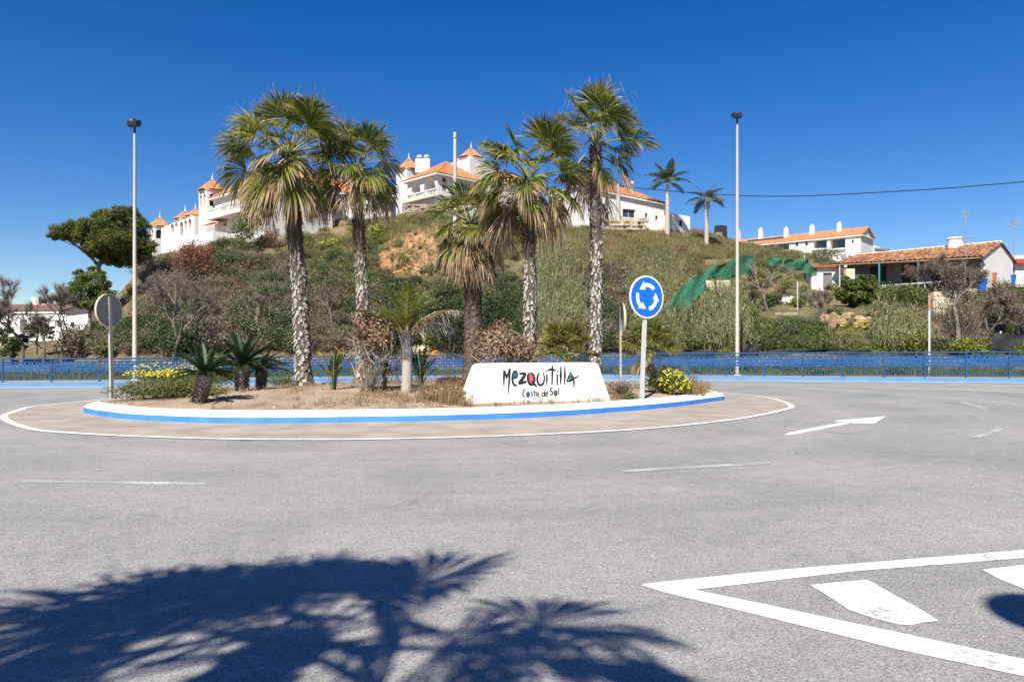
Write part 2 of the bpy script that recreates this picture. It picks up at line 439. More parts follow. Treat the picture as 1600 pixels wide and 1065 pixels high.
M['bark_pine'] = bark("pine_bark", (.10, .075, .055), (.33, .27, .22), 3)
M['twig'] = leafmat("dry_twigs", [(.085, .064, .05), (.16, .122, .098), (.25, .20, .165)], 0.0, None, 0.9)
M['twig_pale'] = leafmat("pale_twigs", [(.13, .10, .075), (.22, .18, .14), (.32, .27, .21)], 0.0, None, 0.9)
M['fan'] = leafmat("fan_frond", [(.045, .075, .012), (.10, .135, .018), (.21, .235, .03), (.31, .29, .045)], 0.44, (.40, .31, .18), 0.42, 0.8, 0.70)
M['fan_old'] = leafmat("old_fan_frond", [(.09, .12, .02), (.19, .20, .03), (.30, .26, .05)], 0.36, (.42, .31, .18), 0.45, 0.8, 0.52)
M['fan_dead'] = leafmat("dead_fan_frond", [(.13, .09, .055), (.25, .18, .11), (.38, .29, .19), (.48, .39, .27)], 0.2, None, 0.8, 0.8)
M['pet'] = surf("petiole", [(.13, .14, .03), (.21, .19, .05)], 3, 0.5)
M['pinn'] = leafmat("pinnate_frond", [(.05, .085, .014), (.12, .15, .024), (.24, .21, .035)], 0.4, (.30, .21, .10), 0.45, 0.8, 0.8)
M['pinn_far'] = leafmat("far_pinnate_frond", [(.05, .075, .02), (.11, .125, .035), (.20, .17, .07)], 0.35, None, 0.55, 0.8)
M['pinn_dead'] = leafmat("dead_pinnate_frond", [(.15, .13, .11), (.30, .27, .23), (.42, .38, .33)], 0.15, None, 0.85)
M['pinn_brown'] = leafmat("brown_pinnate_frond", [(.22, .12, .055), (.34, .20, .10)], 0.15, None, 0.85)
M['cycad'] = leafmat("cycad_frond", [(.010, .028, .009), (.022, .052, .015), (.045, .08, .022)], 0.15, None, 0.5, 2.0)
M['cycad_yel'] = leafmat("yellowed_cycad_frond", [(.02, .035, .008), (.12, .085, .02), (.26, .15, .04)], 0.15, None, 0.4, 2.0)
def L(key, cols, **k):
    M[key] = leafmat(key, cols, **k)
L('leaf_dark', [(.026, .045, .018), (.06, .088, .028), (.11, .14, .045)])
L('leaf_dark_shade', [(.012, .024, .010), (.030, .050, .018), (.07, .095, .032)])  # leaf_dark lowered so the shadows behind the palms sit in the colour
L('leaf_mid', [(.04, .066, .014), (.085, .12, .025), (.15, .18, .04)])
L('leaf_shrub', [(.06, .075, .02), (.12, .14, .035), (.20, .20, .06)])
L('leaf_lime', [(.09, .12, .016), (.18, .21, .025), (.28, .28, .04)])
L('leaf_olive', [(.075, .085, .035), (.145, .15, .065), (.22, .215, .105)])
L('leaf_grey', [(.11, .09, .055), (.20, .165, .105), (.29, .25, .17)])
L('leaf_pine_bright', [(.05, .08, .014), (.10, .14, .022), (.18, .21, .04)], scale=0.7, trans=0.4)
L('leaf_pine', [(.045, .062, .014), (.105, .125, .024), (.20, .205, .04)], scale=0.7, trans=0.4)
L('leaf_red', [(.10, .02, .02), (.28, .02, .035), (.42, .035, .06)])
L('leaf_rust', [(.09, .05, .025), (.17, .085, .04), (.23, .13, .06)])
L('leaf_dryred', [(.10, .04, .025), (.17, .075, .045), (.24, .12, .07)])
L('leaf_hydr', [(.10, .065, .035), (.21, .135, .075), (.32, .215, .13), (.38, .29, .195)])
L('flower', [(.38, .36, .03), (.62, .55, .03), (.72, .64, .06)], trans=0.35)
L('flower_org', [(.55, .18, .02), (.7, .28, .03)], trans=0.2)
L('grass_dry', [(.17, .11, .05), (.28, .19, .09), (.38, .28, .15)], trans=0.25)
L('grass_hill', [(.13, .135, .045), (.24, .22, .085), (.35, .29, .14)], trans=0.3, scale=0.25)
L('grass_green', [(.07, .10, .02), (.13, .17, .03), (.22, .24, .05)], trans=0.3, scale=0.4)
L('reed', [(.13, .15, .06), (.25, .25, .11), (.38, .36, .20)], trans=0.3, scale=0.5)
L('agave', [(.07, .10, .06), (.12, .155, .095), (.18, .21, .13)], trans=0.1)
# ------------------------------------------------------------------ curves
def catmull(P, n=8, closed=False):
    P = np.asarray(P, float); k = len(P); o = []
    rng_ = range(k) if closed else range(k - 1)
    for i in rng_:
        p0 = P[(i - 1) % k] if closed or i > 0 else 2 * P[0] - P[1]
        p1 = P[i]; p2 = P[(i + 1) % k]
        p3 = P[(i + 2) % k] if closed or i + 2 < k else 2 * P[-1] - P[-2]
        for j in range(n):
            t = j / n
            o.append(0.5 * ((2 * p1) + (-p0 + p2) * t + (2 * p0 - 5 * p1 + 4 * p2 - p3) * t * t + (-p0 + 3 * p1 - 3 * p2 + p3) * t ** 3))
    if not closed: o.append(P[-1])
    return np.array(o)
def offset(P, d_, closed=True):
    """shift a plan curve along its left normal"""
    if closed:
        T = np.roll(P, -1, 0) - np.roll(P, 1, 0)
    else:
        T = np.gradient(P, axis=0)
    T /= np.linalg.norm(T, axis=1)[:, None]
    N = np.stack([-T[:, 1], T[:, 0]], 1)
    return P + N * d_
def band(mb, A, B, za, zb_, closed=True, m=0):
    n = len(A)
    za = np.full(n, za) if np.isscalar(za) else za; zb_ = np.full(n, zb_) if np.isscalar(zb_) else zb_
    v = np.concatenate([np.column_stack([A, za]), np.column_stack([B, zb_])])
    k = n if closed else n - 1
    mb.add(v, [(i, (i + 1) % n, n + (i + 1) % n, n + i) for i in range(k)], m)

# ------------------------------------------------------------------ terrain height
PXS = np.array([-1500, -300, 0, 90, 140, 180, 215, 245, 300, 350, 400, 480, 560, 640, 700, 800, 900, 960, 1000, 1060, 1100, 1150, 1200, 1260, 1320, 1400, 1500, 1600, 1900, 3500.])
PYS = np.array([541, 541, 541, 532, 512, 466, 424, 398, 388, 374, 362, 352, 348, 331, 331, 345, 345, 346, 349, 356, 364, 379, 389, 397, 420, 446, 448, 450, 460, 500.])
PYD = np.array([70, 70, 70, 70, 70, 72, 74, 78, 82, 84, 86, 86, 86, 85, 86, 90, 92, 92, 95, 100, 105, 112, 112, 108, 90, 66, 64, 64, 64, 64.])
PB = np.array([44, 44, 44, 44, 43, 42, 41, 41, 41, 41, 41, 41, 41.5, 42, 42, 42, 42, 42, 42, 41, 41, 41, 41, 41, 40, 40, 39, 38, 36, 34.])
def hz(x, y):
    x = np.asarray(x, float); y = np.asarray(y, float)
    u = 800 + F * x / np.maximum(y, 1.0)
    pc = np.interp(u, PXS, PYS); dc = np.interp(u, PXS, PYD); b = np.interp(u, PXS, PB)
    zc = EYE - (pc - HZ) / F * dc
    t = np.clip((y - b) / (dc - b), 0, 1)
    k = np.interp(u, [900, 1100, 1300], [0.95, 0.95, 0.85])
    pr = t ** k
    z = 0.16 + (zc - 0.16) * pr
    bump = 0.55 * np.sin(x * .55 + 1.3 * np.sin(y * .21)) * np.sin(y * .43 + x * .12) + 0.3 * np.sin(x * 1.3 + y * .7) * np.sin(y * 1.1 - x * .4)
    rise = np.clip((zc - 1.0) / 6, 0, 1)
    z = z + bump * np.clip(4 * t * (1 - t), 0, 1) * rise
    # gully and ledges of the ochre cut under the villa
    cx, cy, cz = X(640, 68), 68, 9
    g = np.exp(-((x - cx) / 6.5) ** 2 - ((y - 70) / 9.0) ** 2)
    z = z - g * 1.1 * (0.6 + 0.4 * np.sin(y * 1.6 + np.sin(x)))
    far = np.clip(y - dc - 45, 0, None)
    return z - far * 0.06
def hit(px, py, H=hz, y0=37.0, y1=190.0, step=0.25):
    """where the line of sight through a survey point meets a height field"""
    y = np.arange(y0, y1, step)
    x = (px - 800) / F * y; z = EYE - (py - HZ) / F * y
    d_ = z - H(x, y)
    k = np.argmax(d_ <= 0) if (d_ <= 0).any() else len(y) - 1
    return (float(x[k]), float(y[k]), float(H(x[k], y[k])))

# ------------------------------------------------------------------ ground, road, island
mb = MB(); mb.sheet([(-2500, -600), (2500, -600), (2500, 4500), (-2500, 4500)], -0.06)
struct(mb.build("ground", M['far']))
KERB = catmull([(-62, 17), (-40, 24.5), (-28, 27.2), G(0, 605), G(200, 603), (-10.5, 32.6), G(620, 595.5), (0.5, 35.6), (5.5, 35.7), G(1130, 594), G(1400, 596), G(1600, 597.5), (31, 30.2), (45, 24.5), (62, 15)], 10)
mb = MB()
road = np.concatenate([[(-62, -40)], KERB, [(62, -40)]])
mb.sheet([tuple(p) for p in road], 0.0)
struct(mb.build("road", M['asphalt']))
mb = MB()
k1 = offset(KERB, 0.03, False); k2 = offset(KERB, 0.24, False); k3 = offset(KERB, 2.3, False)
band(mb, KERB, k1, 0.0, 0.135, False); band(mb, k1, k2, 0.135, 0.165, False)
struct(mb.build("kerb", M['kerb_blue2']))
mb = MB(); band(mb, k2, k3, 0.163, 0.17, False)
struct(mb.build("pavement", M['pave']))
mb = MB(); band(mb, offset(KERB, -0.32, False), offset(KERB, -0.04, False), 0.004, 0.004, False)
struct(mb.build("edge_line", M['paint_white']))

ISL = catmull([G(131, 643), G(187, 655), G(289, 661), G(416, 663), G(562, 661), G(680, 659), G(836, 653.5), G(961, 645), G(1055, 636.5), G(1110, 629), (6.25, 21.6), (6.15, 23.4), (4.2, 25.8), (0, 27.2), (-5, 26.2), (-8.6, 23.2), (-10.1, 20.0)], 8, True)
RING = catmull([G(-1, 653), G(37.5, 670), G(112, 678), G(281, 685.5), G(450, 688), G(600, 687), G(790, 682), G(980, 673), G(1096, 662.5), G(1174, 652.5), G(1228, 641), G(1241, 634), G(1212, 623), G(1166, 617), (6.6, 25.6), (3.8, 28.6), (-1, 30), (-7, 28.3), (-11, 24.6), G(75, 632.5), G(22, 642)], 8, True)
mb = MB()
band(mb, RING, offset(RING, 0.15), 0.012, 0.014)
struct(mb.build("ring_line", M['paint_white']))
mb = MB()
r_in = offset(RING, 0.15)
# resample both to angular stations for the apron sheet
CI = np.array([-2.0, 20.5])
def polar(P, n=160):
    a = np.arctan2(P[:, 1] - CI[1], P[:, 0] - CI[0]); r = np.hypot(P[:, 0] - CI[0], P[:, 1] - CI[1])
    o = np.argsort(a); a = a[o]; r = r[o]
    A = np.linspace(-pi, pi, n, endpoint=False)
    return A, np.interp(A, a, r, period=2 * pi)
A_, rR = polar(offset(RING, 0.10)); _, rI = polar(ISL)
cs = np.stack([np.cos(A_), np.sin(A_)], 1)
band(mb, CI + cs * rR[:, None], CI + cs * (rI - 0.05)[:, None], 0.008, 0.02)
struct(mb.build("apron", M['apron']))
mb = MB()
KH1, KH2 = 0.14, 0.255
prof = [(0.0, 0.0), (0.02, KH1 - 0.02), (0.035, KH1)]
P0 = ISL
i0, i1, i2, i3, i4 = ISL, offset(ISL, 0.02), offset(ISL, 0.06), offset(ISL, 0.34), offset(ISL, 0.40)
band(mb, i0, i1, -0.01, KH1, True, 0)
band(mb, i1, i2, KH1, KH1 + 0.03, True, 1); band(mb, i2, i3, KH1 + 0.03, KH2, True, 1); band(mb, i3, i4, KH2, KH2 - 0.08, True, 1)
isl_kerb = struct(mb.build("island_kerb", [M['kerb_blue'], M['kerb_white']], smooth=False))
_, rS = polar(offset(ISL, 0.33))
def isl(x, y):
    x = np.asarray(x, float); y = np.asarray(y, float)
    a = np.arctan2(y - CI[1], x - CI[0]); r = np.hypot(x - CI[0], y - CI[1]) / np.interp(a, A_, rS, period=2 * pi)
    r = np.clip(r, 0, 1)
    return 0.225 + 0.30 * (1 - r ** 2.0) + 0.018 * np.sin(x * 2.3 + y) * np.sin(y * 1.9) * (1 - r)
def onisl(px, py): return hit(px, py, isl, 12.0, 27.0, 0.02)
rings = np.linspace(0.02, 1, 26)
v = []; f = []
for k, q in enumerate(rings):
    P = CI + cs * (rS * q)[:, None]
    v.append(np.column_stack([P, isl(P[:, 0], P[:, 1])]))
n = len(A_)
f = [(k * n + i, k * n + (i + 1) % n, (k + 1) * n + (i + 1) % n, (k + 1) * n + i) for k in range(len(rings) - 1) for i in range(n)]
f.append(tuple(range(n)))
mb = MB(); mb.add(np.concatenate(v), f)
struct(mb.build("island_soil", M['soil'], smooth=True))

# ------------------------------------------------------------------ road markings (sheets 4 mm above the road)
def marking(name, polys, mat, z=0.004):
    mb = MB()
    for p in polys: mb.sheet([G(*q) for q in p], z)
    return struct(mb.build(name, mat))
marking("lane_line", [[(36, 754), (36, 750), (322, 753), (322, 757.5)]], M['paint_worn'])
marking("lane_line", [[(972, 738), (972, 734), (1203, 720.5), (1203, 724.5)]], M['paint_worn'])
marking("lane_line", [[(1516, 684), (1530, 678), (1562, 668), (1576, 668), (1560, 675), (1532, 684)]], M['paint_worn'])
marking("lane_line", [[(1500, 628.5), (1512, 628), (1548, 638.5), (1538, 640)]], M['paint_worn'])
marking("lane_line", [[(1240, 600.5), (1420, 606.8), (1600, 613.5), (1600, 612.0), (1420, 605.4), (1240, 599.7)]], M['paint_worn'])
marking("lane_line", [[(1480, 601.2), (1600, 604.2), (1600, 603), (1480, 600.3)]], M['paint_worn'])
marking("arrow_marking", [[(1226, 679.5), (1232, 675.5), (1322, 658.5), (1332, 660.5), (1240, 679)], [(1304, 659.2), (1309, 656.5), (1385, 650), (1366, 661.5), (1330, 661.2), (1322, 658.4)]], M['paint_white'])
marking("hatch_border", [[(1003, 914.5), (1010, 911.5), (1210, 891), (1600, 859), (1600, 872), (1330, 893), (1085, 921.5), (1200, 945), (1420, 992), (1605, 1031), (1605, 1058), (1400, 1014), (1180, 960), (1040, 926)]], M['paint_white'])
marking("hatch_stripe", [[(1266, 914), (1290, 911.5), (1340, 907), (1356, 906), (1400, 931), (1440, 953), (1467, 970), (1440, 973), (1425, 977), (1405, 976), (1365, 966), (1326, 953), (1300, 935)]], M['paint_white'])
marking("hatch_stripe", [[(1535, 890), (1600, 882.5), (1640, 880), (1700, 945), (1660, 950), (1600, 920), (1560, 904)]], M['paint_white'])

M['tar'] = surf("tar_seam", [(.03, .03, .03), (.09, .09, .09)], 6, 0.8, 0, None, True)
def seam(pts, w):
    P = catmull([G(*q) for q in pts], 6); A, B = offset(P, w / 2, False), offset(P, -w / 2, False)
    mb = MB(); band(mb, B, A, 0.003, 0.003, False); struct(mb.build("tar_seam", M['tar']))
seam([(1472, 612), (1510, 612.6), (1540, 614.2), (1600, 619.5), (1660, 626)], .05)
seam([(1278, 673.5), (1296, 674.5), (1310, 677), (1330, 678.5)], .022)
# ------------------------------------------------------------------ hill
us = np.concatenate([np.arange(-1400, -200, 40), np.arange(-200, 1800, 9), np.arange(1800, 3400, 40)])
ys = np.concatenate([[37.8, 39.5], np.arange(41, 120, 0.9), np.arange(120, 260, 6)])
UU, YY = np.meshgrid(us, ys)
XX = (UU - 800) / F * YY
# keep the sheet behind the pavement edge
edge = np.interp(XX[0], k3[:, 0], k3[:, 1])
ZZ = hz(XX, YY)
rng = np.random.default_rng(5)
ZZ = ZZ + rng.normal(0, .07, ZZ.shape) * (YY > 45) * (YY < 90)
nr, nc = XX.shape
v = np.stack([XX, YY, ZZ], 2).reshape(-1, 3)
i = np.arange(nr - 1)[:, None] * nc + np.arange(nc - 1)[None, :]
f = np.stack([i, i + 1, i + nc + 1, i + nc], 2).reshape(-1, 4)
mb = MB(); mb.add(v, f)
struct(mb.build("hill", M['hill'], smooth=True))
mb = MB()
v1 = offset(KERB, 2.28, False)
v2 = np.column_stack([k3[:, 0] * 1.3, np.full(len(k3), 48.0)])
band(mb, v1, v2, 0.12, 0.13, False)
struct(mb.build("verge", M['hill']))
# ================================================================== vegetation makers
def unit(v): return v / (np.linalg.norm(v, axis=-1, keepdims=True) + 1e-9)
def leafquads(mb, c, nrm, size, rng, m=0, asp=0.5, up=0.0, tip=None):
    """diamond leaves: centre, facing, length"""
    n = len(c)
    size = np.broadcast_to(size, (n,))
    a = unit(rng.normal(size=(n, 3)) + np.array([0, 0, up]))
    nrm = unit(nrm)
    a = unit(a - (a * nrm).sum(1, keepdims=True) * nrm)
    b = np.cross(nrm, a)
    h = size[:, None] * 0.5; w = h * asp
    v = np.stack([c - a * h, c + b * w + a * h * .1, c + a * h, c - b * w + a * h * .1], 1).reshape(-1, 3)
    f = np.arange(4 * n).reshape(-1, 4)
    mb.add(v, f, m)
def clumps(rng, n, r, lobes=7, flat=0.8, bottom=0.15, fill=0.35):
    """points of an uneven crown: shells of several lobes; r=(rx,ry,rz), base at z=0"""
    r = np.array(r, float)
    lc = unit(rng.normal(size=(lobes, 3))) * rng.uniform(.25, .68, (lobes, 1))
    lc[:, 2] = np.abs(lc[:, 2]) * 1.0 - 0.15
    lr = rng.uniform(.28, .52, lobes)
    k = rng.integers(0, lobes, n)
    d_ = unit(rng.normal(size=(n, 3)))
    rad = lr[k] * np.where(rng.random(n) < fill, rng.random(n) ** .5, rng.uniform(.82, 1.08, n))
    p = lc[k] + d_ * rad[:, None]
    p[:, 2] = (p[:, 2] + 0.62) / 1.45
    p[:, 2] = np.where(p[:, 2] < bottom * .3, bottom * .3 + np.abs(p[:, 2]) * .3, p[:, 2])
    c = p * np.array([r[0] * 1.1, r[1] * 1.1, r[2]])
    nn = d_ * np.array([1, 1, 1.]) + rng.normal(size=(n, 3)) * .55 + np.array([0, 0, .35])
    return c, nn
def twigs(mb, rng, n, r, m=0, w=0.02, base=0.12, seg=3, spread=1.0):
    """bare stems fanning out of the base, each a thin bent blade"""
    r = np.array(r, float)
    d_ = rng.normal(size=(n, 3)); d_[:, 2] = np.abs(d_[:, 2]) * 1.0 + .35
    d_ = unit(d_)
    e = d_ * rng.uniform(.55, 1.05, (n, 1)) * r
    s = rng.normal(size=(n, 3)) * base * r; s[:, 2] = 0
    s2 = s + (e - s) * rng.uniform(0, .55, (n, 1)) + 0
    mid = (s2 + e) / 2 + rng.normal(size=(n, 3)) * .08 * r
    side = unit(np.cross(d_, rng.normal(size=(n, 3)))) * w
    v = np.stack([s2 - side, s2 + side, mid + side * .7, mid - side * .7, e], 1).reshape(-1, 3)
    b = (np.arange(n) * 5)[:, None]
    mb.add(v, b + np.array([[0, 1, 2, 3]]), m)
    # tips
    v2 = np.stack([mid - side * .7, mid + side * .7, e], 1).reshape(-1, 3)
    mb.add(v2, np.arange(3 * n).reshape(-1, 3), m)
def bush_mb(rng, r, n=350, size=0.14, lobes=7, nt=40, asp=0.5, tw=0.015, fill=0.35, bottom=.15):
    """builder with material 0 = leaf, 1 = twig"""
    mb = MB()
    if n:
        c, nn = clumps(rng, n, r, lobes, fill=fill, bottom=bottom)
        leafquads(mb, c, nn, size * rng.uniform(.6, 1.35, n), rng, 0, asp)
    if nt: twigs(mb, rng, nt, r, 1, tw)
    return mb
def bush(name, loc, r, leaf, label, cat="bush", seed=0, n=450, size=0.14, lobes=7, nt=50, twig='twig', asp=.5, tw=.015, flowers=None, nf=0, fs=.07, group=None, fill=.35, top=False):
    rng = np.random.default_rng(seed + 100)
    t = thing(name, loc, label, cat, 0, group)
    c, nn = clumps(rng, n, r, lobes, fill=fill)
    mb = MB(); leafquads(mb, c, nn, size * rng.uniform(.6, 1.35, n), rng, 0, asp)
    mb.build("foliage", M[leaf], t)
    if nt:
        mb = MB(); twigs(mb, rng, nt, np.array(r) * .97, 0, tw); mb.build("stems", M[twig], t)
    if nf:
        cf, nf_ = clumps(np.random.default_rng(seed + 100), nf, r, lobes, fill=0)
        cf = cf * 1.05
        if top:
            k = cf[:, 2] > r[2] * .5; cf = cf[k]; nf_ = nf_[k]
        mb = MB()
        rr = np.random.default_rng(seed + 7)
        leafquads(mb, cf, nf_ + np.array([0, -.8, .6]), fs * rr.uniform(.7, 1.3, len(cf)), rr, 0, .95)
        leafquads(mb, cf + np.array([0, 0, .004]), nf_ + np.array([0, -.8, .6]), fs * rr.uniform(.7, 1.3, len(cf)), rr, 0, .95)
        mb.build("flowers", M[flowers], t)
    return t
def scatter(name, pts, protos, mats, label, cat, rng, smin=.7, smax=1.3, sink=.05, kind=True):
    """one object of uncountable cover: many transformed copies of a few prototype builders"""
    out_ = MB()
    pr = [(np.concatenate(p.v), p.f) for p in protos]
    for (x, y, z, s) in pts:
        v, fs = pr[rng.integers(len(pr))]
        a = rng.uniform(0, 2 * pi); sc = s * rng.uniform(smin, smax); sz = sc * rng.uniform(.8, 1.2)
        R = np.array([[cos(a) * sc, -sin(a) * sc, 0], [sin(a) * sc, cos(a) * sc, 0], [0, 0, sz]])
        w = v @ R.T + np.array([x, y, z - sink * s])
        for f, m in fs: out_.f.append((f + out_.n, m))
        out_.v.append(w); out_.t.append(np.zeros(len(w))); out_.n += len(w)
    return stuff(out_.build(name, mats), label, cat)
def grass_mb(rng, n, r, h, w=.012, lean=.35, m=0):
    mb = MB()
    a = rng.uniform(0, 2 * pi, n); q = np.sqrt(rng.random(n)) * r
    b = np.stack([q * np.cos(a), q * np.sin(a), np.zeros(n)], 1)
    hh = h * rng.uniform(.5, 1.1, n)
    ln = rng.normal(size=(n, 2)) * lean * hh[:, None]
    mid = b + np.column_stack([ln * .35, hh * .6]); e = b + np.column_stack([ln, hh * rng.uniform(.8, 1, n)])
    sd = rng.normal(size=(n, 3)); sd[:, 2] = 0; sd = unit(sd) * w
    v = np.stack([b - sd, b + sd, mid + sd * .8, mid - sd * .8, mid - sd * .8, mid + sd * .8, e], 1)
    v = np.stack([b - sd, b + sd, mid + sd * .8, e, mid - sd * .8], 1).reshape(-1, 3)
    mb.add(v, np.arange(5 * n).reshape(-1, 5), m)
    return mb
def reed_mb(rng, n, r, h, m=0):
    """tall canes with hanging strap leaves"""
    mb = MB()
    for i in range(n):
        a = rng.uniform(0, 2 * pi); q = sqrt(rng.random()) * r; hh = h * rng.uniform(.6, 1.05)
        ln = rng.normal(size=2) * .16 * hh
        b = np.array([q * cos(a), q * sin(a), 0]); e = b + np.array([ln[0], ln[1], hh])
        mb.tube([b, (b + e) / 2 - np.array([ln[0], ln[1], 0]) * .15, e], [.014, .011, .004], 3, m, False)
        k = 9
        t = rng.uniform(.25, 1, k)
        c = b + (e - b) * t[:, None]
        d_ = rng.normal(size=(k, 3)); d_[:, 2] = np.abs(d_[:, 2]) * .8 + .2; d_ = unit(d_)
        Lh = h * rng.uniform(.12, .22, k)[:, None]
        sd = unit(np.cross(d_, np.array([0, 0, 1.]))) * .02
        m1 = c + d_ * Lh * .6; e1 = c + d_ * Lh; e1[:, 2] -= Lh[:, 0] * rng.uniform(.3, .9, k)
        mb.add(np.stack([c - sd * .5, c + sd * .5, m1 + sd, e1, m1 - sd], 1).reshape(-1, 3), np.arange(5 * k).reshape(-1, 5), m)
    return mb
def branching(rng, base, d0, L0, r0, depth, spread=.55, shrink=.72, kids=(2, 3), up=.12, wander=.12):
    """recursive limb paths -> list of (points, radii, level)"""
    res = []
    def go(p, d_, L_, r, k):
        pts = [p]; dd = d_.copy()
        ns = 4 if k > depth - 2 else 3
        for _ in range(ns):
            dd = unit(dd + rng.normal(size=3) * wander + np.array([0, 0, up * .3])); pts.append(pts[-1] + dd * L_ / ns)
        res.append((np.array(pts), np.linspace(r, r * .68, ns + 1), k))
        if k <= 0: return
        for j in range(rng.integers(kids[0], kids[1] + 1)):
            ax = unit(rng.normal(size=3)); ax = unit(ax - ax.dot(dd) * dd)
            nd = unit(dd * cos(spread) + ax * sin(spread) * rng.uniform(.6, 1.4) + np.array([0, 0, up]))
            st = pts[-1] if j < 2 else pts[-2]
            go(st, nd, L_ * shrink * rng.uniform(.75, 1.2), r * .64, k - 1)
    go(np.array(base, float), unit(np.array(d0, float)), L0, r0, depth)
    return res
def limbs(mb, br, m=0, mink=0, rmin=.006):
    for pts, rad, k in br:
        n = 8 if rad[0] > .08 else (5 if rad[0] > .03 else 3)
        mb.tube(pts, np.maximum(rad, rmin), n, m, False)
def bare_tree(name, loc, H, label, seed, leaf=None, nleaf=0, lsize=.1, spread=.5, depth=5, lean=(0, 0), bark='bark_grey', twig='twig', ntw=6, kids=(2, 3), r0=None, cat="tree", group=None, L0=.3, tl=.09, wm=1.0):
    rng = np.random.default_rng(seed)
    t = thing(name, loc, label, cat, 0, group)
    br = branching(rng, (0, 0, -.15), (lean[0], lean[1], 1), H * L0, r0 or H * .022, depth, spread, .74, kids)
    # normalise height
    top = max(b[0][:, 2].max() for b in br); s = H * .93 / top
    br = [(b[0] * s, b[1], b[2]) for b in br]
    mb = MB(); limbs(mb, [b for b in br if b[2] >= 2], 0); mb.build("trunk", M[bark], t)
    mb = MB(); limbs(mb, [b for b in br if b[2] < 2], 0, rmin=.007 * wm)
    ends = np.concatenate([b[0][1:] for b in br if b[2] < 2])
    dirs = np.concatenate([unit(np.diff(b[0], axis=0)) for b in br if b[2] < 2])
    k = np.repeat(np.arange(len(ends)), ntw)
    d_ = unit(dirs[k] + rng.normal(size=(len(k), 3)) * .6 + np.array([0, 0, .2]))
    Ls = H * tl * rng.uniform(.4, 1.2, (len(k), 1))
    s0 = ends[k]; e = s0 + d_ * Ls
    sd = unit(np.cross(d_, rng.normal(size=(len(k), 3)))) * .0075 * wm
    mb.add(np.stack([s0 - sd, s0 + sd, e], 1).reshape(-1, 3), np.arange(3 * len(k)).reshape(-1, 3), 0)
    mb.build("twigs", M[twig], t)
    if nleaf:
        q = rng.integers(0, len(e), nleaf)
        mb = MB(); leafquads(mb, e[q] + rng.normal(size=(nleaf, 3)) * .06 * H * .3, rng.normal(size=(nleaf, 3)) + np.array([0, 0, .5]), lsize * rng.uniform(.6, 1.3, nleaf), rng)
        mb.build("crown", M[leaf], t)
    return t

# ------------------------------------------------------------------ fan palms
def frond_path(e, Lp, bend, n=6, y0=0.0):
    """petiole leaving the heart at elevation e and bending down"""
    pts = [np.array([.05, 0, 0])]; a = e
    for i in range(n):
        pts.append(pts[-1] + np.array([cos(a), 0, sin(a)]) * Lp / n); a -= bend / n
    return np.array(pts), a
def fan_frond(rng, e, Lp=.95, Lb=.95, bend=.5, droop=.35, spread=2.1, nseg=38, cup=.25, ragged=.1, split=.55, fil=10):
    pts, a = frond_path(e, Lp, bend)
    pet = MB()
    pet.tube(pts, np.linspace(.030, .013, len(pts)), 5, 0, False)
    mb = MB()
    f_ = np.array([cos(a), 0, sin(a)]); s_ = np.array([0, 1., 0]); n_ = np.cross(f_, s_); n_ = -n_ if n_[2] < 0 and abs(a) < 1.3 else n_
    tw = rng.normal() * .5
    s_, n_ = s_ * cos(tw) + n_ * sin(tw), n_ * cos(tw) - s_ * sin(tw)
    A = np.linspace(-spread, spread, nseg); da = 2 * spread / nseg
    st = np.array([.03, .3, split, .80, 1.0])
    o = pts[-1]
    for i, q in enumerate(A):
        Lq = Lb * (.62 + .38 * cos(q / 2.6) ** 1.5) * rng.uniform(1 - ragged, 1 + ragged * .5)
        d_ = f_ * cos(q) + s_ * sin(q) + n_ * cup * abs(sin(q))
        d_ = d_ / np.linalg.norm(d_)
        w = -f_ * sin(q) + s_ * cos(q)
        tl_ = rng.normal() * .55
        wv = unit((w * cos(tl_) + n_ * sin(tl_))[None])[0]
        hw = np.array([.006, .3 * da * .55, split * da * .56, split * da * .34, .003]) * Lq
        c = o + d_ * (st * Lq)[:, None]
        dr = droop * rng.uniform(.7, 1.4)
        over = np.clip(st - .35, 0, None) / .65
        c[:, 2] -= dr * Lq * over ** 1.8
        c -= d_ * (dr * .45 * Lq * over ** 2.4)[:, None]
        c += n_ * (0.012 if i % 2 else -0.012)
        v = np.empty((10, 3)); v[0::2] = c - wv * hw[:, None]; v[1::2] = c + wv * hw[:, None]
        mb.add(v, [(0, 1, 3, 2), (2, 3, 5, 4), (4, 5, 7, 6), (6, 7, 9, 8)], 0, np.repeat(st, 2))
    # pale threads between the segments
    for j in range(fil):
        q = rng.uniform(-spread, spread) * .9
        d_ = unit((f_ * cos(q) + s_ * sin(q) + rng.normal(size=3) * .15)[None])[0]
        L1 = Lb * rng.uniform(.9, 1.2); p0 = o + d_ * Lb * .5
        p1 = o + d_ * L1 * .85; p2 = o + d_ * L1; p2[2] -= Lb * rng.uniform(.2, .55)
        sd = s_ * .0035
        mb.add([p0 - sd, p0 + sd, p1 + sd, p2, p1 - sd], [(0, 1, 2, 3, 4)], 0, [1, 1, 1, 1, 1])
    return pet, mb
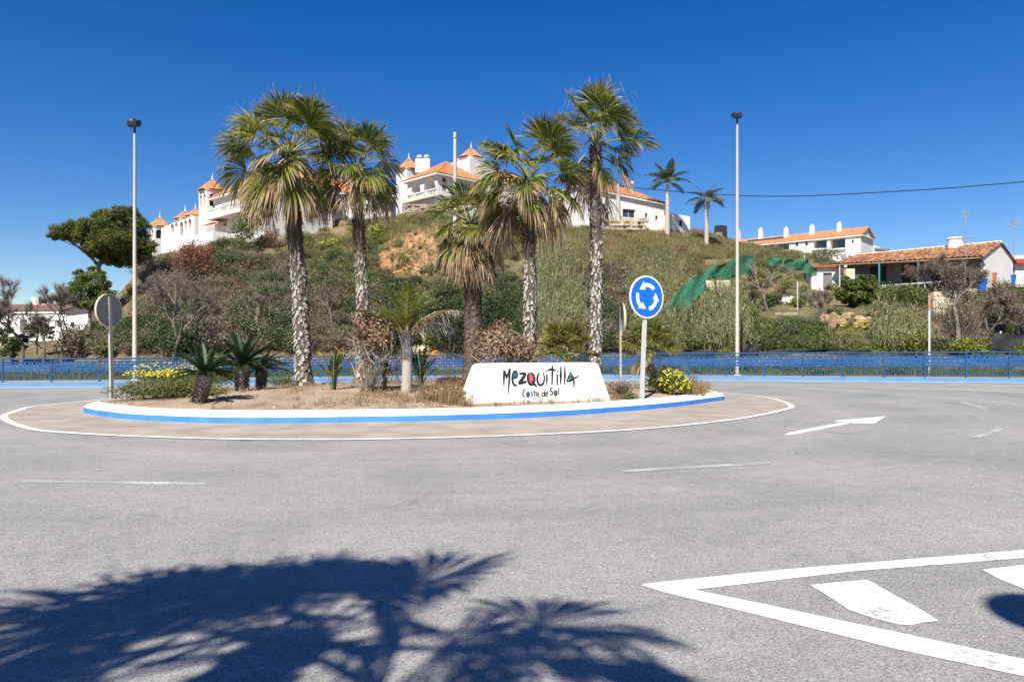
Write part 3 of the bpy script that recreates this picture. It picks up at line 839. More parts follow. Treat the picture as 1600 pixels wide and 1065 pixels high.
def dead_frond(rng, Lp=.8, Lb=.95):
    e = rng.uniform(-.95, -.3)
    pts, a = frond_path(e, Lp, rng.uniform(.5, 1.0))
    a = max(a, -1.5)
    mb = MB(); mb.tube(pts, np.linspace(.028, .014, len(pts)), 4, 0, False)
    o = pts[-1]; f_ = np.array([cos(a), 0, sin(a)])
    for q in np.linspace(-.75, .75, 22):
        L1 = Lb * rng.uniform(.65, 1.1)
        d_ = unit((f_ + np.array([0, 1, 0]) * q * .8 + rng.normal(size=3) * .16)[None])[0]
        s_ = unit(np.cross(d_, rng.normal(size=3))[None])[0] * .016
        m1 = o + d_ * L1 * .5; e1 = o + d_ * L1 * .9; e1[2] -= L1 * .3; m1[2] -= L1 * .05
        mb.add([o - s_ * .4, o + s_ * .4, m1 + s_, e1, m1 - s_], [(0, 1, 2, 3, 4)], 0)
    return mb
FANS = {}
def fan_library():
    rng = np.random.default_rng(77)
    for cls, (e, bend, droop, n) in {'up': (1.25, .22, .12, 3), 'high': (.85, .4, .2, 4), 'mid': (.42, .5, .24, 4), 'low': (.02, .6, .36, 4), 'old': (-.35, .6, .5, 4)}.items():
        FANS[cls] = []
        for k in range(n):
            ee = e + rng.normal() * .1
            pet, bl = fan_frond(rng, ee, rng.uniform(.88, 1.1), rng.uniform(.88, 1.08), bend * rng.uniform(.8, 1.2), droop, spread=rng.uniform(1.75, 2.25), cup=rng.uniform(.15, .45), fil=10 if cls in ('up', 'high') else 16)
            b = MB(); b.merge(pet, m=0); b.merge(bl, m=1)
            FANS[cls].append(b.mesh("fan_frond", [M['pet'], M['fan_old'] if cls == 'old' or (cls == 'low' and k == 0) else M['fan']]))
    FANS['dead'] = [dead_frond(rng).mesh("dead_frond", M['fan_dead']) for _ in range(5)]
fan_library()
def palm_trunk(H, r_base, r_mid, r_top, rng, lean=(0, 0), scales=125, boots=.0):
    """ringed core with spirally set leaf-base plates"""
    mb = MB()
    zs = np.concatenate([[-.3, 0, .12, .3, .6], np.linspace(1.0, H, 12)])
    def R(z):
        return np.interp(z, [-.3, 0, .12, .35, .8, H * .5, H * .85, H], [r_base * 1.25, r_base * 1.12, r_base, r_base * .82, r_mid * 1.06, r_mid, r_top * 1.05, r_top])
    def c(z):
        t = z / H
        return np.array([lean[0] * t + .05 * sin(t * 5), lean[1] * t, z])
    mb.tube([c(z) for z in zs], [R(z) * .93 for z in zs], 16, 1, True)
    N = int(H * scales)
    for i in range(N):
        z = H * (i + .5 + rng.normal() * 2) / N; a = i * 2.39996 + rng.normal() * .28
        rr = R(z); dr = np.array([cos(a), sin(a), 0]); tg = np.array([-sin(a), cos(a), 0])
        w = rr * rng.uniform(.11, .27); h = rng.uniform(.045, .10); o = rng.uniform(.008, .034) * (1 + 1.2 * boots * (z / H > .6))
        p = c(z)
        lo = p + dr * rr * .93
        v = [lo - tg * w - np.array([0, 0, h * .2]), lo + tg * w - np.array([0, 0, h * .2]), lo + tg * w * .55 + dr * o + np.array([0, 0, h]), lo + dr * (o * 1.5) + np.array([0, 0, h * 1.35]), lo - tg * w * .55 + dr * o + np.array([0, 0, h])]
        if z / H < .6:      # leaf scars low on the stem, flipped lower edge proud to look brighter lit
            h *= 1.35
            v = [lo - tg * w * .8 + dr * o, lo - np.array([0, 0, h * .35]) + dr * o * 1.3, lo + tg * w * .8 + dr * o, lo + tg * w * .5 + np.array([0, 0, h]), lo - tg * w * .5 + np.array([0, 0, h])]
            mb.add(v, [(0, 2, 3, 4), (0, 1, 2)], 0); continue
        mb.add(v, [(0, 1, 2, 3, 4)], 0)
        mb.add([v[4], v[3], v[2], p + dr * rr * .85 + np.array([0, 0, h * .9])], [(0, 1, 3), (1, 2, 3)], 0)
    return mb, c(H)
def fan_palm(name, loc, H, label, seed, scale=1.0, r=(.34, .25, .23), lean=(0, 0), counts=None, ndead=26, bark='bark_palm', dead_span=1.2, skip=None, cat="palm tree", dscale=1.0, dip=0.0):
    rng = np.random.default_rng(seed)
    t = thing(name, loc, label, cat, 0)
    mb, top = palm_trunk(H, *r, rng, lean, boots=1)
    mb.build("trunk", [M[bark], M['bark_palm_dark']], t)
    counts = counts or dict(up=4, high=8, mid=9, low=9, old=8)
    k = 0
    for cls, nn in counts.items():
        for i in range(nn):
            az = k * 2.39996 + rng.normal() * .3; k += 1
            if skip and skip(az % (2 * pi), cls): continue
            o = bpy.data.objects.new("frond", FANS[cls][rng.integers(len(FANS[cls]))])
            C.objects.link(o); o.parent = t
            lvl = {'up': .12, 'high': .06, 'mid': 0, 'low': -.1, 'old': -.25}[cls]
            o.location = (top[0], top[1], top[2] + lvl * scale)
            o.rotation_euler = (rng.normal() * .12, rng.normal() * .08 + dip, az)
            s = scale * rng.uniform(.88, 1.1); o.scale = (s, s, s)
    for i in range(ndead):
        az = rng.uniform(0, 2 * pi)
        o = bpy.data.objects.new("dead_frond", FANS['dead'][rng.integers(5)])
        C.objects.link(o); o.parent = t
        o.location = (top[0] + cos(az) * r[2] * .6, top[1] + sin(az) * r[2] * .6, top[2] - rng.uniform(.1, dead_span) * scale)
        o.rotation_euler = (0, 0, az); s = scale * dscale * rng.uniform(.75, 1.05); o.scale = (s, s, s)
    return t

# ------------------------------------------------------------------ feather fronds (cycads, date palm, royal palms)
def feather(rng, e, Lr, bend, nl=34, ll=.16, lw=.012, vee=.55, fwd=.55, droop=.15, r0=.012, base=.12, jit=.06):
    pts, a = frond_path(e, Lr, bend, 9)
    mb = MB(); mb.tube(pts, np.linspace(r0, r0 * .35, len(pts)), 4, 0, False)
    seg = np.linspace(0, 1, len(pts))
    for i in range(nl):
        t = base + (1 - base) * (i + .5) / nl
        p = np.array([np.interp(t, seg, pts[:, k]) for k in range(3)])
        q = np.array([np.interp(min(1, t + .06), seg, pts[:, k]) for k in range(3)]) - np.array([np.interp(max(0, t - .06), seg, pts[:, k]) for k in range(3)])
        T = q / (np.linalg.norm(q) + 1e-9); Sd = np.array([0, 1., 0]); U = np.cross(T, Sd); U = -U if U[2] < 0 else U
        l = ll * (sin(pi * min(1, (t * .92 + .10))) ** .55) * rng.uniform(.85, 1.1)
        for sg in (-1, 1):
            d_ = T * fwd + Sd * sg * cos(vee) + U * sin(vee) + rng.normal(size=3) * jit
            d_ /= np.linalg.norm(d_)
            if jit > .1:
                if rng.random() < .22: continue
                l = l * rng.uniform(.6, 1.25)
            w = T * lw
            m1 = p + d_ * l * .55; e1 = p + d_ * l; e1[2] -= droop * l; m1[2] -= droop * l * .25
            mb.add([p - w * .7, p + w * .7, m1 + w, e1, m1 - w], [(0, 1, 2, 3, 4)], 0, [t * .5, t * .5, .5, 1, .5])
    return mb
def feather_plant(name, loc, label, cat, seed, trunk, top, lib, spec, bark, scale=1.0, part="frond", group=None):
    rng = np.random.default_rng(seed)
    t = thing(name, loc, label, cat, 0, group)
    trunk.build("trunk", M[bark], t)
    k = 0
    for cls, nn in spec:
        for i in range(nn):
            o = bpy.data.objects.new(part if 'dead' not in cls else "dead_frond", lib[cls][rng.integers(len(lib[cls]))])
            C.objects.link(o); o.parent = t; o.location = top
            o.rotation_euler = (0, rng.normal() * .06, k * 2.39996 + rng.normal() * .2); k += 1
            s = scale * rng.uniform(.88, 1.08); o.scale = (s, s, s)
    return t
# ================================================================== traffic island
def at(px, py): return onisl(px, py)

# ---- name wall: plane survey points
WL = np.array([X(726, 16.2), 16.2]); WR = np.array([X(955, 17.85), 17.85])
wd = (WR - WL); WLEN = np.linalg.norm(wd); wd /= WLEN; wn = np.array([wd[1], -wd[0]])     # wn faces the road
wang = atan2(wd[1], wd[0])
def wallpt(px, py):
    """photo survey point -> (along, height) on the wall face"""
    k = (px - 800) / F
    # WL + s*wd with x = k*y
    s = (k * WL[1] - WL[0]) / (wd[0] - k * wd[1])
    y = WL[1] + s * wd[1]
    return s, Z(py, y)
zb_w = 0.18
name_wall = thing("name_wall", (WL[0], WL[1], zb_w), "low white trapezoid wall with a black hand-painted place name at the island front", "name wall", wang)
def wl(px, py):
    s, z = wallpt(px, py); return (s, z - zb_w)
mb = MB()
base = [(0.0, 0.0), (WLEN, 0.0)]
tl_, tr_ = wl(752, 566), wl(933, 568)
ht = (tl_[1] + tr_[1]) / 2
pf = [(0, 0), (WLEN, 0), (WLEN - .03, .12), (tr_[0] + .05, ht - .045), (tr_[0] + .0, ht - .012), (tr_[0] - .07, ht), (tl_[0] + .10, ht), (tl_[0] + .03, ht - .015), (tl_[0] - .03, ht - .06), (.03, .12)]
n = len(pf)
TH = 0.5
mid = np.array([WLEN / 2, ht / 2])
def shell(off): return [(mid[0] + (p[0] - mid[0]) * (1 - off / WLEN * 2), max(0, mid[1] + (p[1] - mid[1]) * (1 - off / ht * 2)) if p[1] > 0 else 0) for p in pf]
ins = shell(.018)
v = [(p[0], 0.0, p[1]) for p in ins] + [(p[0], .03, p[1]) for p in pf] + [(p[0], TH - .03, p[1]) for p in pf] + [(p[0], TH, p[1]) for p in ins]
f = [tuple(range(n)), tuple(reversed(range(3 * n, 4 * n)))]
for k in range(3): f += [(k * n + i, (k + 1) * n + i, (k + 1) * n + (i + 1) % n, k * n + (i + 1) % n) for i in range(n)]
mb.add(v, f)
mb.build("wall", M['wallwhite'], name_wall)
def zp(zx, zy): return wl(780 + zx / 8.889, 560 + zy / 8.889)
PXM = 1.0 / 8.889 / F * 16.3           # zoom pixel -> metres
def stroke(mb, pts, y=-.004, m=0):
    """brush stroke ribbon: pts = (zoom x, zoom y, width)"""
    P = catmull([(a, b) for a, b, w in pts], 6) if len(pts) > 2 else np.array([(a, b) for a, b, w in pts], float)
    Wd = np.interp(np.linspace(0, 1, len(P)), np.linspace(0, 1, len(pts)), [w for a, b, w in pts])
    Q = np.array([zp(*p) for p in P]); hw = Wd * PXM * .5 * (1.38 if pts[0][1] < 400 else 1.5)
    T = np.gradient(Q, axis=0); T /= np.linalg.norm(T, axis=1)[:, None] + 1e-9
    N = np.stack([-T[:, 1], T[:, 0]], 1)
    A, B = Q + N * hw[:, None], Q - N * hw[:, None]
    # rounded ends
    st = Q[0] - T[0] * hw[0] * .6; en = Q[-1] + T[-1] * hw[-1] * .6
    k = len(Q)
    for yy in (y,):
        v = [(a[0], yy, a[1]) for a in A] + [(b[0], yy, b[1]) for b in B] + [(st[0], yy, st[1]), (en[0], yy, en[1])]
        mb.add(v, [(i, i + 1, k + i + 1, k + i) for i in range(k - 1)] + [(0, k, 2 * k), (k - 1, 2 * k + 1, 2 * k - 1)], m)
def blob(mb, cx, cy, rx, ry, y=-.002, m=0, rot=0.0):
    a = np.linspace(0, 2 * pi, 20, endpoint=False)
    q = [zp(cx + rx * cos(t) * cos(rot) - ry * sin(t) * sin(rot), cy + rx * cos(t) * sin(rot) + ry * sin(t) * cos(rot)) for t in a]
    mb.add([(p[0], y, p[1]) for p in q], [tuple(range(20))], m)
def letter(strokes, fills=()):
    mb = MB()
    for i, s_ in enumerate(strokes): stroke(mb, s_, -.004 - .0006 * i, 0)
    for (cx, cy, rx, ry, m) in fills: blob(mb, cx, cy, rx, ry, -.002, m)
    return mb.build("letter", [M['ink'], M['ink_blue'], M['ink_red'], M['ink_green']], name_wall)
letter([[(66, 168, 20), (64, 270, 24), (64, 372, 12)], [(72, 172, 22), (88, 220, 24), (103, 272, 18)], [(102, 268, 18), (125, 205, 22), (148, 142, 20)], [(148, 142, 20), (138, 300, 24), (124, 480, 9)]])
letter([[(188, 282, 16), (218, 268, 20), (244, 255, 18), (250, 212, 18), (232, 178, 20), (205, 180, 20), (188, 220, 22), (182, 290, 24), (195, 350, 24), (220, 372, 24), (246, 364, 14)]], [(217, 222, 28, 46, 1)])
letter([[(280, 212, 20), (325, 205, 28), (372, 208, 20)], [(366, 208, 30), (325, 275, 36), (275, 335, 30)], [(270, 342, 28), (325, 332, 32), (376, 322, 22)]])
letter([[(418, 196, 14), (398, 240, 26), (400, 300, 28), (425, 355, 26), (462, 358, 26), (488, 310, 24), (484, 250, 26), (460, 210, 22), (432, 198, 14)], [(452, 315, 14), (482, 350, 30), (518, 384, 18)]], [(442, 282, 38, 74, 2)])
letter([[(556, 198, 12), (535, 240, 24), (528, 300, 26), (545, 352, 26), (580, 366, 26), (612, 340, 22), (626, 280, 18), (622, 235, 16), (610, 196, 12)]])
letter([[(660, 222, 18), (660, 290, 22), (658, 356, 14)], [(654, 172, 18), (664, 172, 18)]])
letter([[(732, 92, 8), (738, 130, 22), (736, 230, 22), (732, 362, 16)], [(676, 158, 18), (730, 150, 28), (784, 164, 14)]])
letter([[(803, 218, 16), (806, 290, 22), (804, 366, 14)], [(802, 178, 18), (814, 176, 18)]])
letter([[(856, 105, 14), (854, 230, 30), (850, 352, 14)]])
letter([[(910, 112, 14), (910, 230, 26), (904, 352, 14)]])
letter([[(990, 188, 10), (966, 250, 20), (934, 318, 14)], [(936, 316, 12), (985, 306, 24), (1050, 268, 20), (1112, 238, 8)], [(990, 190, 12), (1020, 260, 26), (1036, 330, 22), (1036, 406, 12)]], [(988, 268, 26, 38, 3)])
letter([[(362, 440, 8), (340, 438, 12), (330, 475, 14), (336, 520, 12), (362, 528, 8)]])
letter([[(398, 460, 10), (380, 490, 12), (388, 525, 12), (410, 525, 12), (420, 490, 12), (408, 462, 10)]], [(400, 494, 18, 30, 1)])
letter([[(462, 455, 8), (446, 462, 10), (446, 485, 10), (462, 500, 10), (452, 522, 10), (434, 526, 7)]])
letter([[(490, 440, 8), (489, 490, 11), (487, 530, 8)], [(470, 466, 8), (514, 460, 9)]])
letter([[(540, 470, 9), (518, 475, 11), (512, 505, 11), (530, 512, 10), (544, 480, 10)], [(542, 472, 9), (546, 510, 11), (553, 545, 8)]])
letter([[(620, 476, 9), (598, 478, 11), (590, 505, 11), (604, 524, 11), (624, 502, 9)], [(628, 438, 8), (626, 490, 11), (632, 528, 8)]])
letter([[(636, 500, 8), (656, 490, 9), (652, 468, 9), (638, 474, 10), (636, 510, 11), (656, 526, 7)]])
letter([[(668, 440, 8), (666, 490, 11), (666, 530, 8)]])
letter([[(746, 412, 9), (718, 412, 13), (708, 440, 14), (736, 462, 14), (738, 492, 14), (702, 502, 10)]])
letter([[(785, 438, 10), (766, 462, 13), (770, 500, 13), (790, 508, 13), (802, 475, 13), (793, 442, 10)]], [(785, 473, 18, 32, 3)])
letter([[(823, 408, 9), (824, 460, 12), (824, 510, 8)]])

# ---- traffic signs
def disc_sign(name, px_base, label, Rr, zc, yaw, face, rim=True, pole=.042, lean=0.0, base=None, square=True, dx=0.0):
    bx_, by_, bz_ = base or at(*px_base)
    t = thing(name, (bx_, by_, bz_), label, "road sign", yaw)
    t.rotation_euler = (0, lean, yaw)
    h = zc - bz_
    mb = MB()
    if square:
        mb.box((0, .055, h / 2 + Rr * .42 - .1), (.10, .06, h + Rr * .84 + .2))
    else: mb.tube([(0, .05, -.2), (0, .05, h + Rr * .8)], pole, 12)
    mb.build("post", M['galv'] if face == 'roundabout' else M['lamppost'], t)
    mb = MB(); a = np.linspace(0, 2 * pi, 48, endpoint=False)
    fr = [(Rr * cos(q), 0, h + Rr * sin(q)) for q in a]; bk = [(Rr * cos(q), .022, h + Rr * sin(q)) for q in a]
    mb.add(fr + bk, [tuple(range(48)), tuple(range(95, 47, -1))] + [(i, 48 + i, 48 + (i + 1) % 48, (i + 1) % 48) for i in range(48)])
    plate = mb.build("sign_plate", [M['signwhite'] if face != 'back' else M['signback']], t)
    mb = MB()
    for s_ in (.45, -.45):
        mb.box((0, .03, h + Rr * s_), (.16, .028, .05))
    mb.build("bracket", M['galv'], t)
    if rim:
        mb = MB()
        for k in range(48):
            q0, q1 = a[k], a[(k + 1) % 48]
            r1, r2 = Rr - .004, Rr + .016
            v = []
            for q in (q0, q1):
                for r_, y_ in ((r1, -.012), (r2, -.012), (r2, .05), (r1, .05)): v.append((r_ * cos(q), y_, h + r_ * sin(q)))
            mb.add(v, [(0, 1, 5, 4), (1, 2, 6, 5), (2, 3, 7, 6), (3, 0, 4, 7)])
        mb.build("rim", M['signrim'], t)
    if face == 'roundabout':
        mb = MB(); r1 = Rr * .93
        mb.add([(r1 * cos(q), -.003, h + r1 * sin(q)) for q in a], [tuple(range(48))])
        mb.build("blue_face", M['signblue'], t)
        for k in range(3):
            mb = MB(); q0 = radians(-75 + 120 * k); q1 = q0 + radians(62); qh = q0 + radians(102)
            ri, ro = Rr * .47, Rr * .65
            qs = np.linspace(q0, q1, 12)
            v = [(ri * cos(q), -.006, h + ri * sin(q)) for q in qs] + [(ro * cos(q), -.006, h + ro * sin(q)) for q in qs]
            mb.add(v, [(i, i + 1, 12 + i + 1, 12 + i) for i in range(11)])
            hi, ho, hm = Rr * .36, Rr * .76, Rr * .56
            mb.add([(hi * cos(q1), -.0065, h + hi * sin(q1)), (ho * cos(q1), -.0065, h + ho * sin(q1)), (hm * cos(qh), -.0065, h + hm * sin(qh))], [(0, 1, 2)])
            mb.build("arrow", M['signwhite'], t)
    return t
b = at(1005, 624)
SC = b[1] / F
disc_sign("traffic_sign", None, "round blue roundabout sign with three white arrows on a grey post", 33.5 * SC, Z(463.5, b[1]), radians(29), 'roundabout', False, lean=radians(2.6), base=b)
b = at(172, 614)
disc_sign("traffic_sign", None, "back of a round grey sign on a pale post at the island's left tip", 25 * b[1] / F, Z(485, b[1]), radians(-106), 'back', True, base=b, lean=radians(1.5))
b = (X(972, 24.6), 24.6, float(isl(X(972, 24.6), 24.6)))
disc_sign("traffic_sign", None, "thin round sign seen almost edge-on behind the right end of the name wall", 26 * b[1] / F, Z(499, b[1]), radians(94), 'back', True, base=b)
# unseen globe post added behind the camera to cast the round shadow at right
t = thing("shadow_globe", (1.13, -1.28, 0), "round globe on a post added behind the camera to cast the rounded road shadow", "street lamp")
mb = MB(); mb.tube([(0, 0, -.1), (0, 0, .8), (0, 0, 6.15)], [.09, .075, .05], 12); mb.build("post", M['lamppost'], t)
mb = MB(); mb.lathe([(.16, 0), (.16, .04), (.11, .08)], 14); mb.build("base_plate", M['galv'], t)
mb = MB(); mb.lathe([(.28 * cos(q), 6.4 + .28 * sin(q)) for q in np.linspace(-1.45, 1.45, 14)], 24); mb.build("globe", M['signwhite'], t, True)
mb = MB(); mb.lathe([(.06, 6.12), (.14, 6.15), (.16, 6.19)], 14); mb.build("collar", M['lamphead'], t)

# ---- tall fan palms of the island
def palm_at(px, d_, py_top):
    x = X(px, d_); z0 = float(isl(x, d_)); return (x, d_, z0), Z(py_top, d_) - z0
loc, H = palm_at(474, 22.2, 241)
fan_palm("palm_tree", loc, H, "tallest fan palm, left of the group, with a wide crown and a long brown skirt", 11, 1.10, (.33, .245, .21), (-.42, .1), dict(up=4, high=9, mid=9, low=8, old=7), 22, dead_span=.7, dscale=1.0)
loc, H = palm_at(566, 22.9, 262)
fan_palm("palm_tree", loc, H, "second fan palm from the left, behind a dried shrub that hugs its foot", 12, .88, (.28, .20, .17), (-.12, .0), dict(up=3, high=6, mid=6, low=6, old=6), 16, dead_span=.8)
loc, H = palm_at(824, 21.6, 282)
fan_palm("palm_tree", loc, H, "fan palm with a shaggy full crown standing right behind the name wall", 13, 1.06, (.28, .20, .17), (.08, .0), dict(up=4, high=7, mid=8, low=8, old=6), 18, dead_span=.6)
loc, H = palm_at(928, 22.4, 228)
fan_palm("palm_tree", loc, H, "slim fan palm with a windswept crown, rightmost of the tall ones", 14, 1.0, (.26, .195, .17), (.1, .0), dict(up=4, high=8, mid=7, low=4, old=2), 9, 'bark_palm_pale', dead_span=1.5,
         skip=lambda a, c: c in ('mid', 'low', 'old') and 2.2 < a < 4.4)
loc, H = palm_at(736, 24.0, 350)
fan_palm("palm_tree", loc, H, "shorter shaded fan palm with a heavy dead skirt between the tall palms", 15, .86, (.34, .30, .28), (.05, 0), dict(up=4, high=7, mid=6, low=8, old=9), 34, 'bark_palm_dark', dead_span=1.3)  # dark bark puts the shade into this trunk's colour
# palm whose crown shadow falls on the near road (it stands beside the camera)
SP = (-2.83, -1.42)
rs_ = np.random.default_rng(3)
t = thing("palm_tree", (SP[0], SP[1], 0), "fan palm beside the camera whose crown shadow spreads over the near road", "palm tree")
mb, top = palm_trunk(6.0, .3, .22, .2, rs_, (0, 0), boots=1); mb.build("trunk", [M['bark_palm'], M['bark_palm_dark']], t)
for az, cls, s_ in ((128, 'high', .82), (96, 'high', .74), (56, 'high', .86), (158, 'mid', .95), (172, 'mid', 1.2), (0, 'mid', 1.0), (-14, 'mid', 1.15), (-34, 'low', 1.0), (190, 'low', 1.0), (214, 'mid', .9), (268, 'mid', .9), (305, 'mid', .9), (100, 'old', .6), (60, 'old', .6), (140, 'old', .65), (20, 'old', .7), (175, 'old', .7), (230, 'old', .8), (330, 'old', .8), (85, 'low', .5), (240, 'low', .9), (285, 'low', .9), (115, 'mid', .45), (135, 'mid', .9), (112, 'high', .7), (75, 'mid', .6), (150, 'low', .7), (55, 'low', .6), (100, 'low', .6), (165, 'mid', .8), (80, 'up', .6), (12, 'low', .75), (45, 'low', .7)):
    o = link("frond", FANS[cls][rs_.integers(len(FANS[cls]))], t, top); o.rotation_euler = (0, 0, radians(az)); s_ *= 1.05; o.scale = (s_, s_, s_)

# ---- small fan palms
loc, H = palm_at(1018, 24.4, 549)
fan_palm("fan_palm", loc, H, "small fan palm with a thin dark stem behind the blue roundabout sign", 31, .60, (.11, .085, .08), (-.05, 0), dict(up=8, high=12, mid=8, low=1, old=0), 3, 'bark_palm_dark', dead_span=.3)
loc, H = palm_at(888, 20.6, 560)
fan_palm("fan_palm", loc, H, "low bushy fan palm rising just behind the right part of the name wall", 32, .60, (.12, .10, .09), (0, 0), dict(up=9, high=10, mid=5, low=1, old=1), 6, 'bark_palm_dark', dead_span=.25)

# ---- cycads
def cycad_trunk(H, r, lean, rng):
    mb = MB()
    c = lambda z: np.array([lean * z / H, 0, z])
    zs = np.linspace(-.1, H, 8)
    mb.tube([c(z) for z in zs], [r * .93 * (1.05 - .12 * cos(z / H * pi)) for z in zs], 14)
    N = int(H * 330)
    for i in range(N):
        z = H * (i + .5) / N; a = i * 2.39996; dr = np.array([cos(a), sin(a), 0]); tg = np.array([-sin(a), cos(a), 0])
        p = c(z); w = .036; h = rng.uniform(.03, .05); o = rng.uniform(.025, .045)
        v = [p + dr * r * .9 - tg * w, p + dr * r * .9 + tg * w, p + dr * (r + o) + tg * w * .6 + np.array([0, 0, h]), p + dr * (r + o) - tg * w * .6 + np.array([0, 0, h]), p + dr * r * .85 + np.array([0, 0, h * 1.1])]
        mb.add(v, [(0, 1, 2, 3), (3, 2, 4)])
    return mb, c(H)
rr_ = np.random.default_rng(41)
CYC = {}
for cls, e, bend in (('up', 1.25, .35), ('high', .9, .6), ('mid', .5, .75), ('low', .12, .7)):
    CYC[cls] = [feather(rr_, e + rr_.normal() * .07, .86, bend, 48, .125, .0085, .45, .75, .05, .012).mesh("cycad_frond", M['cycad']) for _ in range(3)]
CYC['yel'] = [feather(rr_, .45, .86, .7, 44, .125, .0085, .45, .75, .1, .012).mesh("cycad_frond", M['cycad_yel']) for _ in range(3)]
for px, py, d2, H, r, s, lean, seed, spec, lab in (
        (310, 629, None, .62, .17, .88, .16, 1, [('up', 8), ('high', 16), ('mid', 18), ('low', 10)], "leaning cycad nearest the kerb, leftmost of the three"),
        (378, 610, None, .66, .18, 1.12, 0, 2, [('up', 10), ('high', 18), ('mid', 16), ('low', 8)], "tallest cycad of the three, standing in the middle"),
        (408, 607, None, .56, .15, .95, .02, 3, [('up', 1), ('high', 6), ('yel', 12), ('mid', 8), ('low', 8)], "cycad with some yellowed fronds, rightmost of the three")):
    b = at(px, py)
    mb, top = cycad_trunk(H, r, lean, np.random.default_rng(seed))
    feather_plant("cycad", b, lab, "cycad", seed + 60, mb, top, CYC, spec, 'bark_cycad', s, group="cycads on the island")

# ---- young feather palm with half-dead crown
b = at(635, 613)
Hd = Z(520, b[1]) - b[2]
mb = MB(); zs = np.linspace(-.1, Hd, 26)
mb.tube([(.02 * sin(z * 2), 0, z) for z in zs], [(.135 - .02 * z / Hd) * (1.06 if i % 2 else .97) for i, z in enumerate(zs)], 12)
rb = np.random.default_rng(8)
for i in range(26):
    a = i * 2.4; z = Hd * (.72 + .28 * i / 26); dr = np.array([cos(a), sin(a), 0]); tg = np.array([-sin(a), cos(a), 0])
    p = np.array([0, 0, z]) + dr * .12
    mb.add([p - tg * .05, p + tg * .05, p + dr * .10 + np.array([0, 0, .24]) + tg * .02, p + dr * .10 + np.array([0, 0, .24]) - tg * .02], [(0, 1, 2, 3)])
yp = thing("young_palm", b, "young feather palm with a ringed grey stem and one drooping dead grey frond", "palm tree")
mb.build("trunk", M['bark_date'], yp)
rp = np.random.default_rng(17)
for az, e, Lr, bend, mat, nm, tw in ((2.9, 1.05, 1.45, .75, 'pinn', 'frond', 0), (3.5, 1.35, 1.55, .45, 'pinn', 'frond', 0), (.35, 1.42, 1.45, .75, 'pinn', 'frond', 0), (1.5, 1.35, 1.5, .8, 'pinn', 'frond', 0), (5.0, 1.45, 1.3, .4, 'pinn', 'frond', 0), (4.4, .9, 1.25, 1.0, 'pinn', 'frond', 0), (2.4, .85, 1.35, .8, 'pinn', 'frond', 0), (.9, 1.15, 1.35, .8, 'pinn', 'frond', 0), (3.2, .8, 1.4, .7, 'pinn', 'frond', 0),
        (.12, 1.05, 1.6, 1.45, 'pinn_dead', 'dead_frond', 0), (.3, .85, 1.3, 1.6, 'pinn_dead', 'dead_frond', 0), (-.2, .72, 1.25, .4, 'pinn_brown', 'dead_frond', 0)):
    dead = 'dead' in mat
    o = feather(rp, e, Lr, bend, 46, .42 if not dead else .36, .011, .35 if not dead else -.1, .7 if not dead else .55, .25 if not dead else .9, .02, .18, .07 if not dead else .3).build(nm, M[mat], yp, loc=(0, 0, Hd - .08))
    o.rotation_euler = (0, 0, az)

# ---- dried shrubs (brown papery leaves over bare twigs)
def dry_shrub(px, py, d_, r, label, seed, n=1500, lift=0.0, gap=.45):
    b = (X(px, d_), d_, float(isl(X(px, d_), d_))) if d_ else at(px, py)
    rng = np.random.default_rng(seed)
    t = thing("dry_shrub", b, label, "shrub")
    c, nn = clumps(rng, n, r, 9, fill=.15); c[:, 2] += lift
    keep = (c[:, 2] > r[2] * gap + lift * .6) | (rng.random(len(c)) < .22)
    mb = MB(); leafquads(mb, c[keep], nn[keep], .08 * rng.uniform(.6, 1.35, keep.sum()), rng, 0, .62)
    mb.build("foliage", M['leaf_hydr'], t)
    mb = MB()
    br = []
    for k in range(9):
        a = rng.uniform(0, 2 * pi); q = rng.uniform(0, .25) * r[0]
        br += branching(rng, (q * cos(a), q * sin(a), -.05), (cos(a) * .55, sin(a) * .55, 1), (r[2] + lift) * .42, .022, 3, .6, .68, (2, 3), .02, .25)
    br = [(np.column_stack([np.clip(b_[0][:, :2], -r[0], r[0]), np.minimum(b_[0][:, 2], r[2] + lift)]), b_[1], b_[2]) for b_ in br]
    limbs(mb, br, 0, rmin=.005); twigs(mb, rng, 160, (r[0], r[1], r[2] + lift), 0, .006)
    mb.build("stems", M['twig_pale'], t)
    return t
dry_shrub(786, 0, 18.6, (.92, .8, 1.55), "big rounded dried shrub with rusty leaves behind the left end of the name wall", 3, 4600, .35)
dry_shrub(578, 612, None, (.62, .55, 1.0), "dried leafy shrub on crooked bare stems in front of the second fan palm", 4, 2600, 1.0, .1)
# its thick pale stems
b = at(578, 612); st = thing("shrub_stump", (b[0] - .02, b[1] + .05, b[2]), "old knotty stem wrapped in pale flaking bark under the dried shrub", "stump")
mb, _ = palm_trunk(1.55, .15, .12, .14, np.random.default_rng(5), (-.12, 0), 60)
mb.build("stem", [M['bark_grey'], M['bark_palm_dark']], st)
